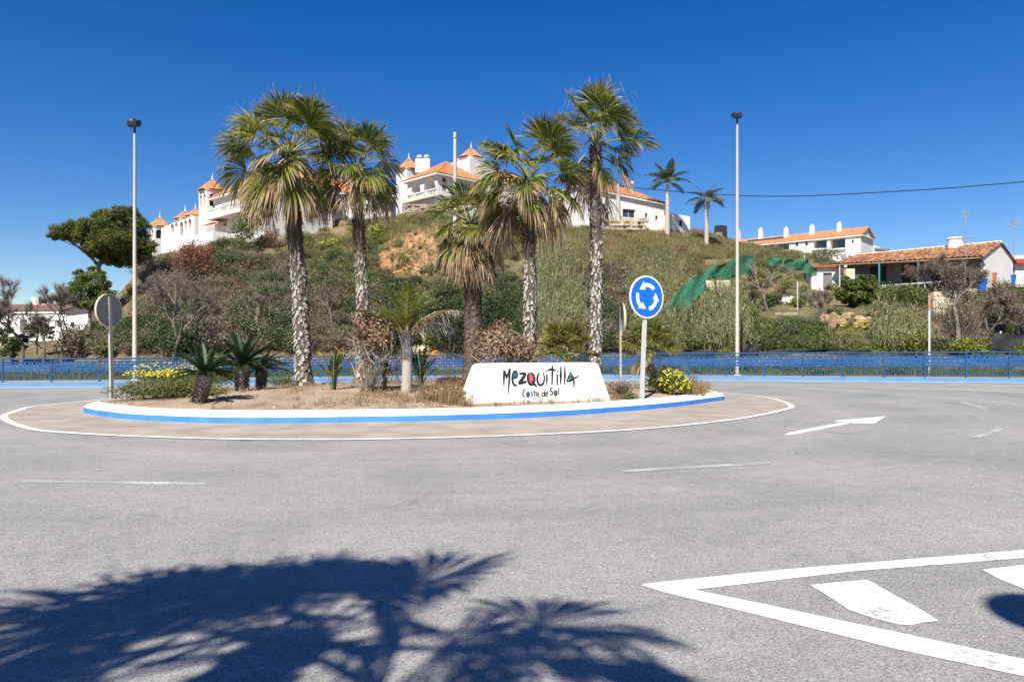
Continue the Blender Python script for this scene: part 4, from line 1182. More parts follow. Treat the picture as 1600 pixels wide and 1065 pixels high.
# ---- strap-leaved plants with orange flower heads
def strap_plant(px, py, label, seed, H=.85, n=26, fl=3, sp=.33):
    b = at(px, py); rng = np.random.default_rng(seed)
    t = thing("bird_of_paradise", b, label, "flowering plant", 0, "bird of paradise plants")
    mb = MB()
    for i in range(n):
        a = rng.uniform(0, 2 * pi); hh = H * rng.uniform(.55, 1.1); ln = rng.uniform(.1, .75) * sp * 1.6
        dr = np.array([cos(a), sin(a), 0]); p0 = dr * rng.uniform(0, .09); p1 = dr * ln * .35 + np.array([0, 0, hh * .62]); p2 = dr * ln * .8 + np.array([0, 0, hh * .95]); p3 = dr * ln * 1.15 + np.array([0, 0, hh * 1.02])
        sd = np.array([-sin(a), cos(a), 0]); rot = rng.normal() * .6; sd = unit((sd * cos(rot) + np.array([0, 0, 1]) * sin(rot) * .4)[None])[0]
        w = rng.uniform(.03, .055)
        v = [p0 - sd * .008, p0 + sd * .008, p1 + sd * .012, p1 - sd * .012, p2 + sd * w, p2 - sd * w, p3]
        mb.add(v, [(0, 1, 2, 3), (3, 2, 4, 5), (5, 4, 6)])
    mb.build("leaves", M['leaf_mid'] if seed % 2 else M['leaf_dark'], t)
    for i in range(fl):
        a = rng.uniform(0, 2 * pi); hh = H * rng.uniform(.75, 1.0); x, y = .3 * cos(a), .3 * sin(a)
        mb = MB(); mb.tube([(x * .2, y * .2, 0), (x * .7, y * .7, hh * .6), (x, y, hh)], [.010, .008, .007], 5); s_ = mb.build("flower_stalk", M['pet'], t)
        mb = MB()
        for k in range(5):
            q = a + rng.normal() * .5; e = np.array([x + .16 * cos(q), y + .16 * sin(q), hh + rng.uniform(.02, .16)]); p = np.array([x, y, hh])
            mb.add([p, (p + e) / 2 + np.array([0, 0, .02]), e, (p + e) / 2 - np.array([0, 0, .02])], [(0, 1, 2, 3)])
        mb.build("flower", M['flower_org'], s_)
    return t
strap_plant(521, 609, "strap-leaved plant left of the dried leafy shrub, upright and fanned", 1, 1.0, 30, 2, .42)
strap_plant(601, 611, "dark narrow strap-leaved plant right against the knotty stem", 2, .85, 14, 1, .25)
strap_plant(657, 611, "blue-green strap-leaved plant just right of the young feather palm", 4, 1.0, 34, 3, .42)

# ---- flowering and clipped bushes on the island
b = at(268, 612)
bush("flower_bush", (b[0], b[1] + .8, b[2] - .05), (1.75, 1.0, 1.0), 'leaf_shrub', "wide mound of small yellow flowers near the back of the grey sign", "flower bush", 1, 5200, .055, 11, 60, flowers='flower', nf=3400, fs=.045, top=True)
b = at(236, 626)
bush("ground_shrub", (b[0] + .05, b[1] + .55, b[2] - .06), (1.5, .85, .66), 'leaf_shrub', "low spreading olive shrub along the kerb under the yellow mound", "shrub", 2, 11000, .05, 14, 60)
b = at(1048, 618)
bush("flower_bush", (b[0], b[1] + .45, b[2] - .03), (.82, .6, .78), 'leaf_mid', "dense bush of yellow daisies right of the roundabout sign post", "flower bush", 3, 4600, .05, 9, 40, flowers='flower', nf=620, fs=.058)
b = at(350, 600)
bush("clipped_hedge", (b[0] - .2, b[1] + .3, b[2] - .05), (1.2, .5, .5), 'leaf_mid', "rounded low green bush behind the leftmost cycad", "bush", 5, 2600, .055, 9, 20)
b = at(437, 603)
bush("clipped_hedge", (b[0], b[1] + .3, b[2] - .05), (.62, .5, .52), 'leaf_mid', "small bright green bush behind the rightmost cycad", "bush", 6, 1600, .055, 7, 20)
b = at(703, 608)
bush("ground_shrub", (b[0], b[1] + .2, b[2] - .03), (.72, .5, .45), 'leaf_dryred', "low reddish brown shrub left of the name wall", "shrub", 7, 2200, .05, 9, 80)
b = at(700, 628)
bush("ground_shrub", (b[0], b[1] + .15, b[2] - .05), (.62, .5, .5), 'grass_dry', "straw-coloured dry shrub by the left foot of the name wall", "shrub", 8, 2000, .05, 9, 160, 'twig_pale', tw=.006)
b = at(975, 620)
bush("ground_shrub", (b[0], b[1] + .3, b[2] - .03), (.48, .45, .52), 'leaf_grey', "grey dried shrub between the name wall and the sign post", "shrub", 9, 900, .05, 8, 170, 'twig', tw=.006)
b = at(980, 623)
bush("ground_shrub", (b[0], b[1] + .08, b[2] - .05), (.38, .25, .22), 'leaf_mid', "tiny green plant at the foot of the roundabout sign post", "shrub", 10, 700, .045, 6, 20)
b = at(1085, 610)
bush("dry_shrub", (b[0], b[1] + .3, b[2] - .02), (.36, .35, .6), 'leaf_hydr', "thin brown withered shrub at the right tip of the island", "shrub", 11, 380, .05, 6, 160, 'twig_pale', tw=.006)
# dry weeds: seedlings, straw and litter on the bare soil
rng = np.random.default_rng(91)
pro = [grass_mb(rng, 16, .13, .20, .004, .6) for _ in range(4)]
pts = []
while len(pts) < 1000:
    a = rng.uniform(0, 2 * pi); q = sqrt(rng.random()) * .97
    r_ = np.interp(a if a < pi else a - 2 * pi, A_, rS, period=2 * pi)
    x, y = CI[0] + cos(a) * r_ * q, CI[1] + sin(a) * r_ * q
    m_ = sin(x * .9 + 1) * sin(y * 1.3 + 2) + .5 * sin(x * 2.7) * sin(y * 2.1)
    u_ = 800 + F * x / y
    dens = .5 if u_ > 560 else (.30 if u_ > 330 else .1)
    if rng.random() < dens * (.5 + m_): pts.append((x, y, float(isl(x, y)), rng.uniform(.4, 1.2)))
scatter("dry_weeds", pts, pro, [M['grass_dry']], "straw-coloured dry weeds scattered on the sandy island soil", "weeds", rng, sink=.02)
def pebble(r_):
    q = MB(); P = np.array([[1, 0, 0], [.4, .9, 0], [-.7, .6, 0], [-.9, -.4, 0], [.2, -1, 0], [0, 0, .7]]) * rng.uniform(.7, 1.3, (6, 1)) * r_
    q.add(P, [(0, 1, 5), (1, 2, 5), (2, 3, 5), (3, 4, 5), (4, 0, 5)]); return q
pp = []
while len(pp) < 900:
    a = rng.uniform(-pi, pi); q = sqrt(rng.random()) * .98; r_ = np.interp(a, A_, rS, period=2 * pi)
    x, y = CI[0] + cos(a) * r_ * q, CI[1] + sin(a) * r_ * q; pp.append((x, y, float(isl(x, y)), rng.uniform(.4, 1.6)))
scatter("pebbles", pp, [pebble(.03) for _ in range(6)], [M['soilstone']], "small stones and clods lying on the sandy island soil", "stones", rng, sink=.004)
# seedling stems along the foot of the name wall
pts = []
for k in range(46):
    s_ = rng.uniform(.45, WLEN + .1); o_ = rng.uniform(.12, .38)
    p = WL + wd * s_ + wn * o_
    pts.append((p[0], p[1], float(isl(p[0], p[1])), rng.uniform(.3, .62)))
pro2 = [grass_mb(rng, 9, .05, .26, .006, .35) for _ in range(4)]
for q in pro2:
    c = np.concatenate(q.v); top_ = c[c[:, 2] > .16][:12]
    leafquads(q, top_, rng.normal(size=(len(top_), 3)), .045, rng, 0, .7)
scatter("dry_seedlings", pts, pro2, [M['leaf_hydr']], "row of dry brown seedlings along the foot of the name wall", "weeds", rng, sink=.02)
pts = []
for k in range(75):
    px = rng.uniform(655, 735) if k < 45 else rng.uniform(1070, 1102); py = rng.uniform(612, 634) if k < 45 else rng.uniform(604, 618)
    b = at(px, py); pts.append((*b, rng.uniform(.7, 1.4)))
pro3 = [grass_mb(rng, 40, .16, .34, .0035, .35) for _ in range(3)]
scatter("dry_grass", pts, pro3, [M['grass_dry']], "tall straw grass beside the name wall and at the island's right tip", "grass", rng, sink=.02)
# ================================================================== building kit (local x along the front, local y inward)
class Frame:
    """front line through two surveyed points (photo column, distance)"""
    def __init__(s, a, b):
        s.A = np.array([X(*a), a[1]]); B = np.array([X(*b), b[1]])
        s.L = float(np.linalg.norm(B - s.A)); s.d = (B - s.A) / s.L; s.rz = atan2(s.d[1], s.d[0])
    def s(s, px):
        k = (px - 800) / F
        return float((k * s.A[1] - s.A[0]) / (s.d[0] - k * s.d[1]))
    def z(s, px, py): return Z(py, s.A[1] + s.s(px) * s.d[1])
    def op(s, px0, px1, pyt, pyb, arch=True, depth=.3, mat='glass'):
        m_ = (px0 + px1) / 2
        return (s.s(px0), s.s(px1), s.z(m_, pyb), s.z(m_, pyt), arch, depth, mat)
def arch_top(o, x):
    x0, x1, z0, z1, arch = o[:5]
    if not arch: return z1
    r = (x1 - x0) / 2; c = (x0 + x1) / 2; h = min(r, z1 - z0)
    return z1 - h + h * sqrt(max(0, 1 - ((x - c) / r) ** 2))
def wall(mb, parent, org, dr, Ln, zb, zt, ops=(), m=0, base=0.0):
    """wall with real openings, reveals and set-back panes; org/dr plan, inward = left of dr"""
    zt = zt if isinstance(zt, tuple) else (zt, zt)
    org = np.array(org, float); dr = np.array(dr, float); inn = np.array([-dr[1], dr[0]])
    P = lambda s_, z, y=0.0: (*(org + dr * s_ + inn * y), z)
    T = lambda s_: zt[0] + (zt[1] - zt[0]) * s_ / Ln
    br = {0.0, Ln}
    for o in ops:
        n_ = 10 if o[4] else 1
        for k in range(n_ + 1): br.add(o[0] + (o[1] - o[0]) * k / n_)
    br = sorted(b for b in br if -1e-6 <= b <= Ln + 1e-6)
    for a, b in zip(br[:-1], br[1:]):
        if b - a < 1e-5: continue
        mid_ = (a + b) / 2
        cov = sorted([o for o in ops if o[0] < mid_ < o[1]], key=lambda o: o[2])
        za = zb_ = zb
        for o in cov:
            if o[2] > za + 1e-4: mb.add([P(a, za), P(b, zb_), P(b, o[2]), P(a, o[2])], [(0, 1, 2, 3)], m)
            za, zb_ = arch_top(o, a), arch_top(o, b)
        mb.add([P(a, za), P(b, zb_), P(b, T(b)), P(a, T(a))], [(0, 1, 2, 3)], m)
    for o in ops:
        n_ = 10 if o[4] else 1; dp = o[5]
        xs = [o[0] + (o[1] - o[0]) * k / n_ for k in range(n_ + 1)]
        loop = [(o[0], o[2])] + [(x, arch_top(o, x)) for x in xs] + [(o[1], o[2])]
        if o[4] is False: loop = [(o[0], o[2]), (o[0], o[3]), (o[1], o[3]), (o[1], o[2])]
        for i in range(len(loop)):
            p, q = loop[i], loop[(i + 1) % len(loop)]
            if abs(p[0] - q[0]) + abs(p[1] - q[1]) < 1e-5: continue
            mb.add([P(*p), P(*q), P(*q, dp), P(*p, dp)], [(0, 1, 2, 3)], m)
        if o[6]:
            g = MB(); pl = []
            for p in loop:
                if not pl or abs(p[0] - pl[-1][0]) + abs(p[1] - pl[-1][1]) > 1e-5: pl.append(p)
            g.add([P(p[0], p[1], dp - .02) for p in pl], [tuple(range(len(pl)))])
            w = g.build("window" if o[6] != 'shade' else "porch_back", M[o[6]], parent)
            if o[6] == 'glass' and o[1] - o[0] > .5:
                f_ = MB(); cx = (o[0] + o[1]) / 2; top = arch_top(o, cx)
                for (s0, s1, z0, z1) in ((cx - .03, cx + .03, o[2], top), (o[0], o[0] + .06, o[2], arch_top(o, o[0] + .08)), (o[1] - .06, o[1], o[2], arch_top(o, o[1] - .08)), (o[0], o[1], o[2], o[2] + .06)):
                    f_.add([P(s0, z0, dp - .05), P(s1, z0, dp - .05), P(s1, z1, dp - .05), P(s0, z1, dp - .05)], [(0, 1, 2, 3)])
                f_.build("frame", M['white'], w)
def tiles(mb, A, B, Cc, D, pitch=.3, amp=.055, m=0, rows=None):
    """barrel-tile sheet: eave A->B, ridge D->Cc"""
    A, B, Cc, D = (np.array(q, float) for q in (A, B, Cc, D))
    Lb = np.linalg.norm(B - A); Lh = max(np.linalg.norm(D - A), np.linalg.norm(Cc - B))
    nu = max(2, int(Lb / pitch)) * 6; nv = rows or max(3, int(Lh / .38))
    N = np.cross(B - A, (D + Cc) / 2 - A); N /= np.linalg.norm(N) + 1e-9
    if N[2] < 0: N = -N
    u = np.linspace(0, 1, nu + 1); v = np.linspace(0, 1, nv + 1)
    vs = []
    for j in range(nv):
        for t, st in ((v[j], .035), (v[j + 1], 0.0)):
            e = A + (D - A) * t; f = B + (Cc - B) * t
            p = e + (f - e) * u[:, None]
            prof = np.abs(np.sin(u * nu / 6 * pi)) ** .8 * amp * (1 - .3 * t * (np.linalg.norm(Cc - D) < .3))
            vs.append(p + N * (prof + st)[:, None])
    k = nu + 1
    fs = [(r * k + i, r * k + i + 1, (r + 1) * k + i + 1, (r + 1) * k + i) for r in range(2 * nv - 1) for i in range(nu)]
    mb.add(np.concatenate(vs), fs, m)
    mb.add([A - N * .02, B - N * .02, Cc - N * .02, D - N * .02], [(0, 1, 2, 3)], m)
def roof_hip(parent, x0, x1, y0, y1, zt, rise, ov=.4, mat='tile', pitch=.3, ends=(True, True), ztr=None, part="roof"):
    x0 -= ov; x1 += ov; y0 -= ov; y1 += ov
    ztr = zt if ztr is None else ztr
    yc = (y0 + y1) / 2; h = min((y1 - y0) / 2, (x1 - x0) / 2)
    rx0 = x0 + (h if ends[0] else 0); rx1 = x1 - (h if ends[1] else 0)
    mb = MB()
    zl = lambda x: zt + (ztr - zt) * (x - x0) / (x1 - x0)
    R0 = (rx0, yc, zl(rx0) + rise); R1 = (rx1, yc, zl(rx1) + rise)
    a, b, c, d_ = (x0, y0, zl(x0)), (x1, y0, zl(x1)), (x1, y1, zl(x1)), (x0, y1, zl(x0))
    tiles(mb, a, b, R1, R0, pitch); tiles(mb, c, d_, R0, R1, pitch)
    if ends[0]: tiles(mb, d_, a, R0, R0, pitch)
    if ends[1]: tiles(mb, b, c, R1, R1, pitch)
    r = mb.build(part, M[mat], parent)
    # ridge and hip caps, fascia
    mb = MB(); mb.tube([R0, R1], .09, 6)
    for e, p in ((ends[0], (a, R0)), (ends[0], (d_, R0)), (ends[1], (b, R1)), (ends[1], (c, R1))):
        if e: mb.tube(p, .08, 6)
    mb.build("ridge_cap", M[mat], r)
    mb = MB()
    o2 = ov - .08
    for p, q in ((a, b), (b, c), (c, d_), (d_, a)):
        mb.add([(p[0], p[1], p[2] - .03), (q[0], q[1], q[2] - .03), (q[0], q[1], q[2] - .20), (p[0], p[1], p[2] - .20)], [(0, 1, 2, 3)])
    mb.add([(p[0], p[1], p[2] - .19) for p in (a, b, c, d_)], [(0, 1, 2, 3)])
    mb.build("fascia", M['white'], r)
    for e, (p, q, rr) in ((not ends[0], (a, d_, R0)), (not ends[1], (b, c, R1))):
        if e:
            off = ov if p is a else -ov
            mb = MB(); mb.add([(p[0] + off, p[1] + ov, p[2] - .2), (q[0] + off, q[1] - ov, q[2] - .2), (rr[0] + off, rr[1], rr[2] - .06)], [(0, 1, 2)])
            mb.build("gable", M['white'], parent)
    return r
def house(t, x0, x1, y0, y1, zb, zt, front=(), right=(), left=(), part="wall", mat='white', flat=False):
    mb = MB()
    z1 = zt if isinstance(zt, tuple) else (zt, zt)
    L_ = x1 - x0; D_ = y1 - y0
    sh = lambda ops, o: [(a - o, b - o, *r) for a, b, *r in ops]
    wall(mb, t, (x0, y0), (1, 0), L_, zb, z1, sh(front, x0)); wall(mb, t, (x1, y0), (0, 1), D_, zb, z1[1], sh(right, y0))
    wall(mb, t, (x1, y1), (-1, 0), L_, zb, (z1[1], z1[0])); wall(mb, t, (x0, y1), (0, -1), D_, zb, z1[0], sh(left, 0))
    if flat:
        e = .12 if flat != 'low' else .0
        mb.add([(x0, y0, z1[0] - e), (x1, y0, z1[1] - e), (x1, y1, z1[1] - e), (x0, y1, z1[0] - e)], [(0, 1, 2, 3)])
    return mb.build(part, M[mat], t)
def tower(parent, world_inv, px, d_, w, pyb, pye, pya, arches=((.5, .55, 2.4),), rw=None, pyt=None):
    """square turret, one corner towards the road, with a pointed tile roof and finial"""
    cx, cy = X(px, d_), d_
    zb, ze, za = Z(pyb, d_), Z(pye, d_), Z(pya, d_)
    h = w * .707
    tw = thing("tower", (0, 0, 0), None, None); tw.parent = parent
    inv = Matrix(world_inv)
    tw.matrix_local = inv @ Matrix.Translation((cx, cy + h, 0)) @ Matrix.Rotation(radians(-45), 4, 'Z')
    # tower is an Empty-free part: walls carry the part name
    mb = MB()
    hw = w / 2
    tw_n = 8
    cor = [(-hw, -hw), (hw, -hw), (hw, hw), (-hw, hw)]; dirs = [(1, 0), (0, 1), (-1, 0), (0, -1)]
    zt = ze if pyt is None else Z(pyt, d_)
    for k in range(4):
        ops = []
        if k < 2:
            for (c, wd_, top, hgt) in arches: ops.append((w * c - wd_ / 2, w * c + wd_ / 2, zt - top - hgt, zt - top, True, .28, 'dark'))
        wall(mb, tw, cor[k], dirs[k], w, zb, zt, ops)
    mb.add([(c[0], c[1], zt) for c in cor], [(0, 1, 2, 3)])
    mb.build("tower_wall", M['white'], tw)
    r = (rw or w) / 2 + .18
    mb = MB(); q = [(r * 1.22 * cos(pi / 8 + k * pi / 4), r * 1.22 * sin(pi / 8 + k * pi / 4), ze) for k in range(8)]
    for k in range(8): tiles(mb, q[k], q[(k + 1) % 8], (0, 0, za), (0, 0, za), .26, .07)
    for k in range(8): mb.tube([q[k], (0, 0, za)], .05, 5)
    mb.build("tower_roof", M['tile'], tw)
    mb = MB(); mb.box((0, 0, ze - .06), (2 * r - .2, 2 * r - .2, .1))
    if pyt is not None: mb.box((0, 0, (ze + zt) / 2 - .05), (2 * r - .3, 2 * r - .3, max(.1, ze - zt)))
    mb.build("cornice", M['white'], tw)
    f = MB(); f.lathe([(.10, za - .12), (.13, za + .0), (.05, za + .14), (.09, za + .24), (.04, za + .34), (.012, za + .75)], 8)
    f.build("finial", M['white'], tw)
    return tw
def balustrade(parent, p, q, z0, h=.85, pitch=.26):
    p, q = np.array(p, float), np.array(q, float); Ln = np.linalg.norm(q - p); a = atan2(q[1] - p[1], q[0] - p[0])
    mb = MB(); c = (p + q) / 2
    mb.box((c[0], c[1], z0 + h - .05), (Ln, .18, .1), a); mb.box((c[0], c[1], z0 + .05), (Ln, .18, .1), a)
    for k in range(int(Ln / pitch)):
        e = p + (q - p) * (k + .5) / int(Ln / pitch)
        mb.lathe([(.035, z0 + .1), (.06, z0 + .3), (.025, z0 + .55), (.035, z0 + h - .1)], 6, (e[0], e[1], 0))
    return mb.build("balustrade", M['white'], parent)
def place(fr, label, cat="building", name="building"):
    t = thing(name, (fr.A[0], fr.A[1], 0), label, cat, fr.rz)
    inv = (Matrix.Translation((fr.A[0], fr.A[1], 0)) @ Matrix.Rotation(fr.rz, 4, 'Z')).inverted()
    return t, inv

# ------------------------------------------------------------------ long white villa stepping down the hill on the left
fr = Frame((252, 97.5), (400, 80))
t, inv = place(fr, "white hilltop villa with pointed orange turret roofs, stepping down to the left pine", "villa", "villa")
s = fr.s; z = fr.z
house(t, s(252), s(303.5), 0, 4, z(275, 440), (z(252, 356), z(303, 337)), [fr.op(266.5, 271.5, 348, 363, True, .35, 'dark'), fr.op(273, 278, 346.5, 361, True, .35, 'dark'), fr.op(281, 286, 346, 369, True, .35, 'dark'), fr.op(288, 292, 343.5, 359, True, .35, 'dark'), fr.op(294, 299, 341.5, 357, True, .35, 'dark')], flat=True)
tower(t, inv, 241, 98, 2.2, 440, 352.5, 336, ((.27, .72, .45, 1.2), (.73, .72, .45, 1.2)))
tower(t, inv, 282, 94, 1.9, 380, 340.5, 326, ())
tower(t, inv, 299, 93, 1.7, 380, 336, 323, ())
tower(t, inv, 323, 88, 2.35, 392, 294.5, 275, ((.28, .62, .5, 1.5), (.73, .62, .5, 1.5)))
x0, x1 = s(328), s(424)
zt = z(345, 304)
zfl = z(350, 338)
house(t, x0, x1, 0.6, 7.5, z(350, 410), zt, [(s(336), s(347), z(341, 338), z(341, 318), True, 1.6, 'shade'), (s(355), s(363), z(359, 336), z(359, 313), True, 1.6, 'shade'), (s(368), s(379), z(373, 334), z(373, 314), False, 1.2, 'dark'), (s(341), s(346), z(344, 352), z(344, 343), True, .3, 'dark')])
roof_hip(t, x0, x1, .6, 7.5, zt, 2.9, .55)
mb = MB(); mb.box(((s(334) + s(381)) / 2, -.1, zfl - .12), (s(381) - s(334), 1.5, .22)); mb.build("balcony_slab", M['white'], t)
balustrade(t, (s(335), -.75), (s(380), -.75), zfl, .9)
mb = MB(); tiles(mb, (s(327), -1.0, z(340, 352)), (s(349), -1.0, z(340, 352)), (s(349), .55, z(340, 352) + .5), (s(327), .55, z(340, 352) + .5)); mb.build("awning_roof", M['tile'], t)
house(t, s(318), s(349), -1.2, .55, z(335, 400), z(335, 366), [], part="terrace_wall", flat='low')
house(t, s(390), s(424), -.6, .55, z(410, 410), z(410, 334), [], part="wing_wall", flat='low')

# ------------------------------------------------------------------ white block between the two left palms
fr = Frame((426, 84), (612, 87))
t, inv = place(fr, "white wing with an orange roof showing between the two left fan palms", "villa", "villa")
s = fr.s; z = fr.z
house(t, 0, fr.L, 0, 6, z(540, 392), z(540, 302), [fr.op(585, 592, 312, 330, True), fr.op(438, 446, 314, 334, False, .3, 'dark'), fr.op(536, 544, 313, 330, True), fr.op(556, 564, 313, 330, True)])
roof_hip(t, 0, fr.L, 0, 6, z(540, 302), 2.2, .4)

# ------------------------------------------------------------------ central villa with arched porch and white tower
fr = Frame((637, 89.2), (683, 85))
t, inv = place(fr, "central white villa with arched porch, twin chimney pots and a big square tower", "villa", "villa")
s = fr.s; z = fr.z; Ln = fr.L
ze = z(683, 271)
zf = z(660, 311)
front = [(s(642.5), s(657), zf, z(650, 285), True, 1.7, 'dark'), (s(661.5), s(680.5), zf, z(671, 279), True, 1.7, 'shade')]
right = [(.75, 1.45, Z(299, 85.8), Z(277, 85.8), True, .35, 'dark'), (5.6, 6.6, Z(300, 89.5), Z(284, 89.5), True, .3, 'dark')]
house(t, 0, Ln, 0, 7.2, z(660, 350), ze, front, right)
roof_hip(t, 0, Ln, 0, 7.2, ze, 2.5, .5)
balustrade(t, (.05, -.12), (Ln - .05, -.12), zf, .85)
mb = MB(); mb.box((Ln / 2, -.25, zf - .1), (Ln + .5, .9, .18)); mb.build("porch_floor", M['cream'], t)
mb = MB(); mb.box((s(643) , 1.5, (zf + ze) / 2 - .4), (.3, .3, 2.0)); mb.box((s(668), 1.62, zf + .9), (.9, .06, 1.8)); mb.build("porch_door", M['dark'], t)
tower(t, inv, 636, 93, 2.3, 350, 262, 242, ())
tower(t, inv, 734, 89.5, 3.9, 345, 239, 221, ((.5, .8, 4.6, 1.1),), 2.3, 247)
# stepped shoulder of the tower and its chimney pots
fi = Matrix(inv)
c = fi @ Vector((X(661, 91), 91, 0)); zc_ = Z(262, 91)
mb = MB(); mb.box((c[0], c[1], zc_ + .2), (1.8, .7, 1.7), radians(40)); ch = mb.build("chimney", M['white'], t)
for k in (-.45, .45):
    mb = MB(); p = (c[0] + k * cos(radians(40)), c[1] + k * sin(radians(40)), 0)
    mb.lathe([(.36, zc_ + 1.0), (.36, zc_ + 1.35), (.22, zc_ + 1.52)], 10, p); mb.build("chimney_pot", M['white'], ch)
    mb = MB(); mb.lathe([(.363, zc_ + 1.1), (.363, zc_ + 1.24)], 10, p)
    mb.build("smoke_opening", M['dark'], ch)
fr2 = Frame((762, 92), (842, 98))
c0 = fi @ Vector((fr2.A[0], fr2.A[1], 0))
w2 = thing("east_wing", (c0[0], c0[1], 0), None, None); w2.parent = t; w2.rotation_euler = (0, 0, fr2.rz - fr.rz)
house(w2, 0, fr2.L, 0, 5.5, fr2.z(800, 350), fr2.z(800, 288), [fr2.op(776, 781, 298, 312)])
roof_hip(w2, 0, fr2.L, 0, 5.5, fr2.z(800, 288), 2.2, .4)
fr3 = Frame((628, 83.5), (728, 84.5))
tw_ = thing("terrace_wall", (fr3.A[0], fr3.A[1], 0), "rubble terrace wall below the porch of the central villa", "wall", fr3.rz)
mb = MB(); rngw = np.random.default_rng(4)
for r_ in range(6):
    xx = 0
    while xx < fr3.L:
        w_ = rngw.uniform(.2, .6); mb.box((xx + w_ / 2, rngw.normal() * .06, fr3.z(680, 340) + .25 * r_ + .1), (w_ * .97, .5, .245), rngw.normal() * .06, taper=.93); xx += w_
mb.build("stones", M['rubble'], tw_)

# ------------------------------------------------------------------ low white house right of the palms
fr = Frame((900, 85), (1040, 90))
t, inv = place(fr, "low white house with long orange roof on the grassy crest right of the palms", "house", "house")
s = fr.s; z = fr.z
zl, zr = z(905, 290), z(1040, 320)
house(t, 0, fr.L, 0, 6.5, z(970, 372), (zl, zr), [fr.op(973, 993, 327, 340, False, .25), fr.op(1008, 1012, 333, 346, False, .25), fr.op(1024, 1028, 337, 345, False, .25), fr.op(925, 932, 316, 330, False, .25)])
roof_hip(t, 0, fr.L, 0, 6.5, zl, 1.9, .35, ends=(True, True), ztr=zr)
house(t, fr.L + .02, fr.s(1083), .6, 5.5, z(1060, 375), (z(1040, 330), z(1083, 337)), [fr.op(1066, 1071, 343, 352, False, .25, 'dark')], part="annex_wall", flat=True)
mb = MB(); mb.tube([(s(1002), 2, zr + .5), (s(1002), 2, z(1002, 281))], .05, 6); ms = mb.build("mast", M['galv'], t)
mb = MB(); mb.lathe([(.05, 0), (.32, .1), (.42, .22)], 14); o = mb.build("dish", M['white'], ms, loc=(s(1002), 1.9, z(1002, 300))); o.rotation_euler = (radians(75), 0, .4)
mb = MB(); mb.lathe([(.05, -.25), (.25, -.1), (.28, .08), (.1, .25)], 10, (s(1002), 2, z(1002, 281))); mb.build("beacon", M['white'], ms)
fr3 = Frame((938, 82.5), (1006, 86))
tw_ = thing("terrace_wall", (fr3.A[0], fr3.A[1], 0), "yellowish boulder wall along the foot of the low white house", "wall", fr3.rz)
mb = MB()
for r_ in range(3):
    xx = 0
    while xx < fr3.L:
        w_ = rngw.uniform(.3, .8); mb.box((xx + w_ / 2, rngw.normal() * .1, fr3.z(938 + 68 * xx / fr3.L, 354 + 2) + .45 * r_), (w_ * .95, .6, .44), rngw.normal() * .1, taper=.85); xx += w_
mb.build("stones", M['ochrestone'], tw_)

# ------------------------------------------------------------------ terrace of houses at the far right
fr = Frame((1138, 142), (1345, 126))
t, inv = place(fr, "long white terrace house with orange roof and small chimneys beyond the grassy hill", "terrace house", "terrace_house")
s = fr.s; z = fr.z
ze = z(1300, 371)
house(t, 0, fr.L, 0, 7, z(1250, 420), ze, [fr.op(1243, 1247, 378, 385, False, .3), fr.op(1258, 1262, 377, 384, False, .3), fr.op(1271, 1292, 374, 391, False, 1.5, 'shade'), fr.op(1297, 1321, 371, 388, False, 1.5, 'shade'), fr.op(1330.5, 1334, 374.5, 380, False, .3), fr.op(1190, 1210, 379, 391, False, 1.2, 'shade'), fr.op(1213, 1233, 377, 391, False, 1.2, 'shade'), fr.op(1160, 1172, 382, 391, False, 1, 'shade')])
roof_hip(t, 0, fr.L, 0, 7, ze, 1.7, .35, ends=(False, False), pitch=.45)
for px, pt in ((1144.5, 359), (1180, 356), (1220, 355), (1261, 351), (1304, 347)):
    y_ = 2.6; k = s(px); mb = MB(); zz = ze + 1.1
    top = Z(pt, fr.A[1] + k * fr.d[1] + 2)
    mb.box((k, y_, (zz + top - .5) / 2), (.75, .75, max(.3, top - .5 - zz + .6)), taper=.85); ch = mb.build("chimney", M['white'], t)
    mb = MB(); mb.box((k, y_, top - .2), (.55, .55, .55), taper=.35); mb.build("chimney_cap", M['white'], ch)
for a_, b_ in ((1270, 1293), (1296, 1322)):
    mb = MB(); mb.box(((s(a_) + s(b_)) / 2, -.5, z((a_ + b_) / 2, 390)), (s(b_) - s(a_), 1.2, .25)); bl = mb.build("balcony", M['white'], t)
    mb = MB(); mb.box(((s(a_) + s(b_)) / 2, 1.4, z((a_ + b_) / 2, 381)), ((s(b_) - s(a_)) * .4, .05, 1.7)); mb.build("balcony_door", M['glass'], bl)
mb = MB(); mb.box((s(1190), 1.7, ze + 1.05), (7, .06, .5)); sp = mb.build("solar_panel", M['glass'], t); 
house(t, s(1290), s(1350), -3.2, -.9, z(1320, 420), z(1320, 398), [], part="terrace_wall", flat='low')
fr2 = Frame((1352, 138), (1392, 140))
t, inv = place(fr2, "small white gabled house just right of the long terrace, half hidden by the cottage roof", "house", "house")
house(t, 0, fr2.L, 0, 6, fr2.z(1370, 420), (fr2.z(1352, 379), fr2.z(1392, 392)), [], flat='low')
mb = MB(); mb.box((fr2.L / 2 + .8, -.12, fr2.z(1378, 389)), (3.6, .3, .35)); mb.build("roof_edge", M['signback'], t)

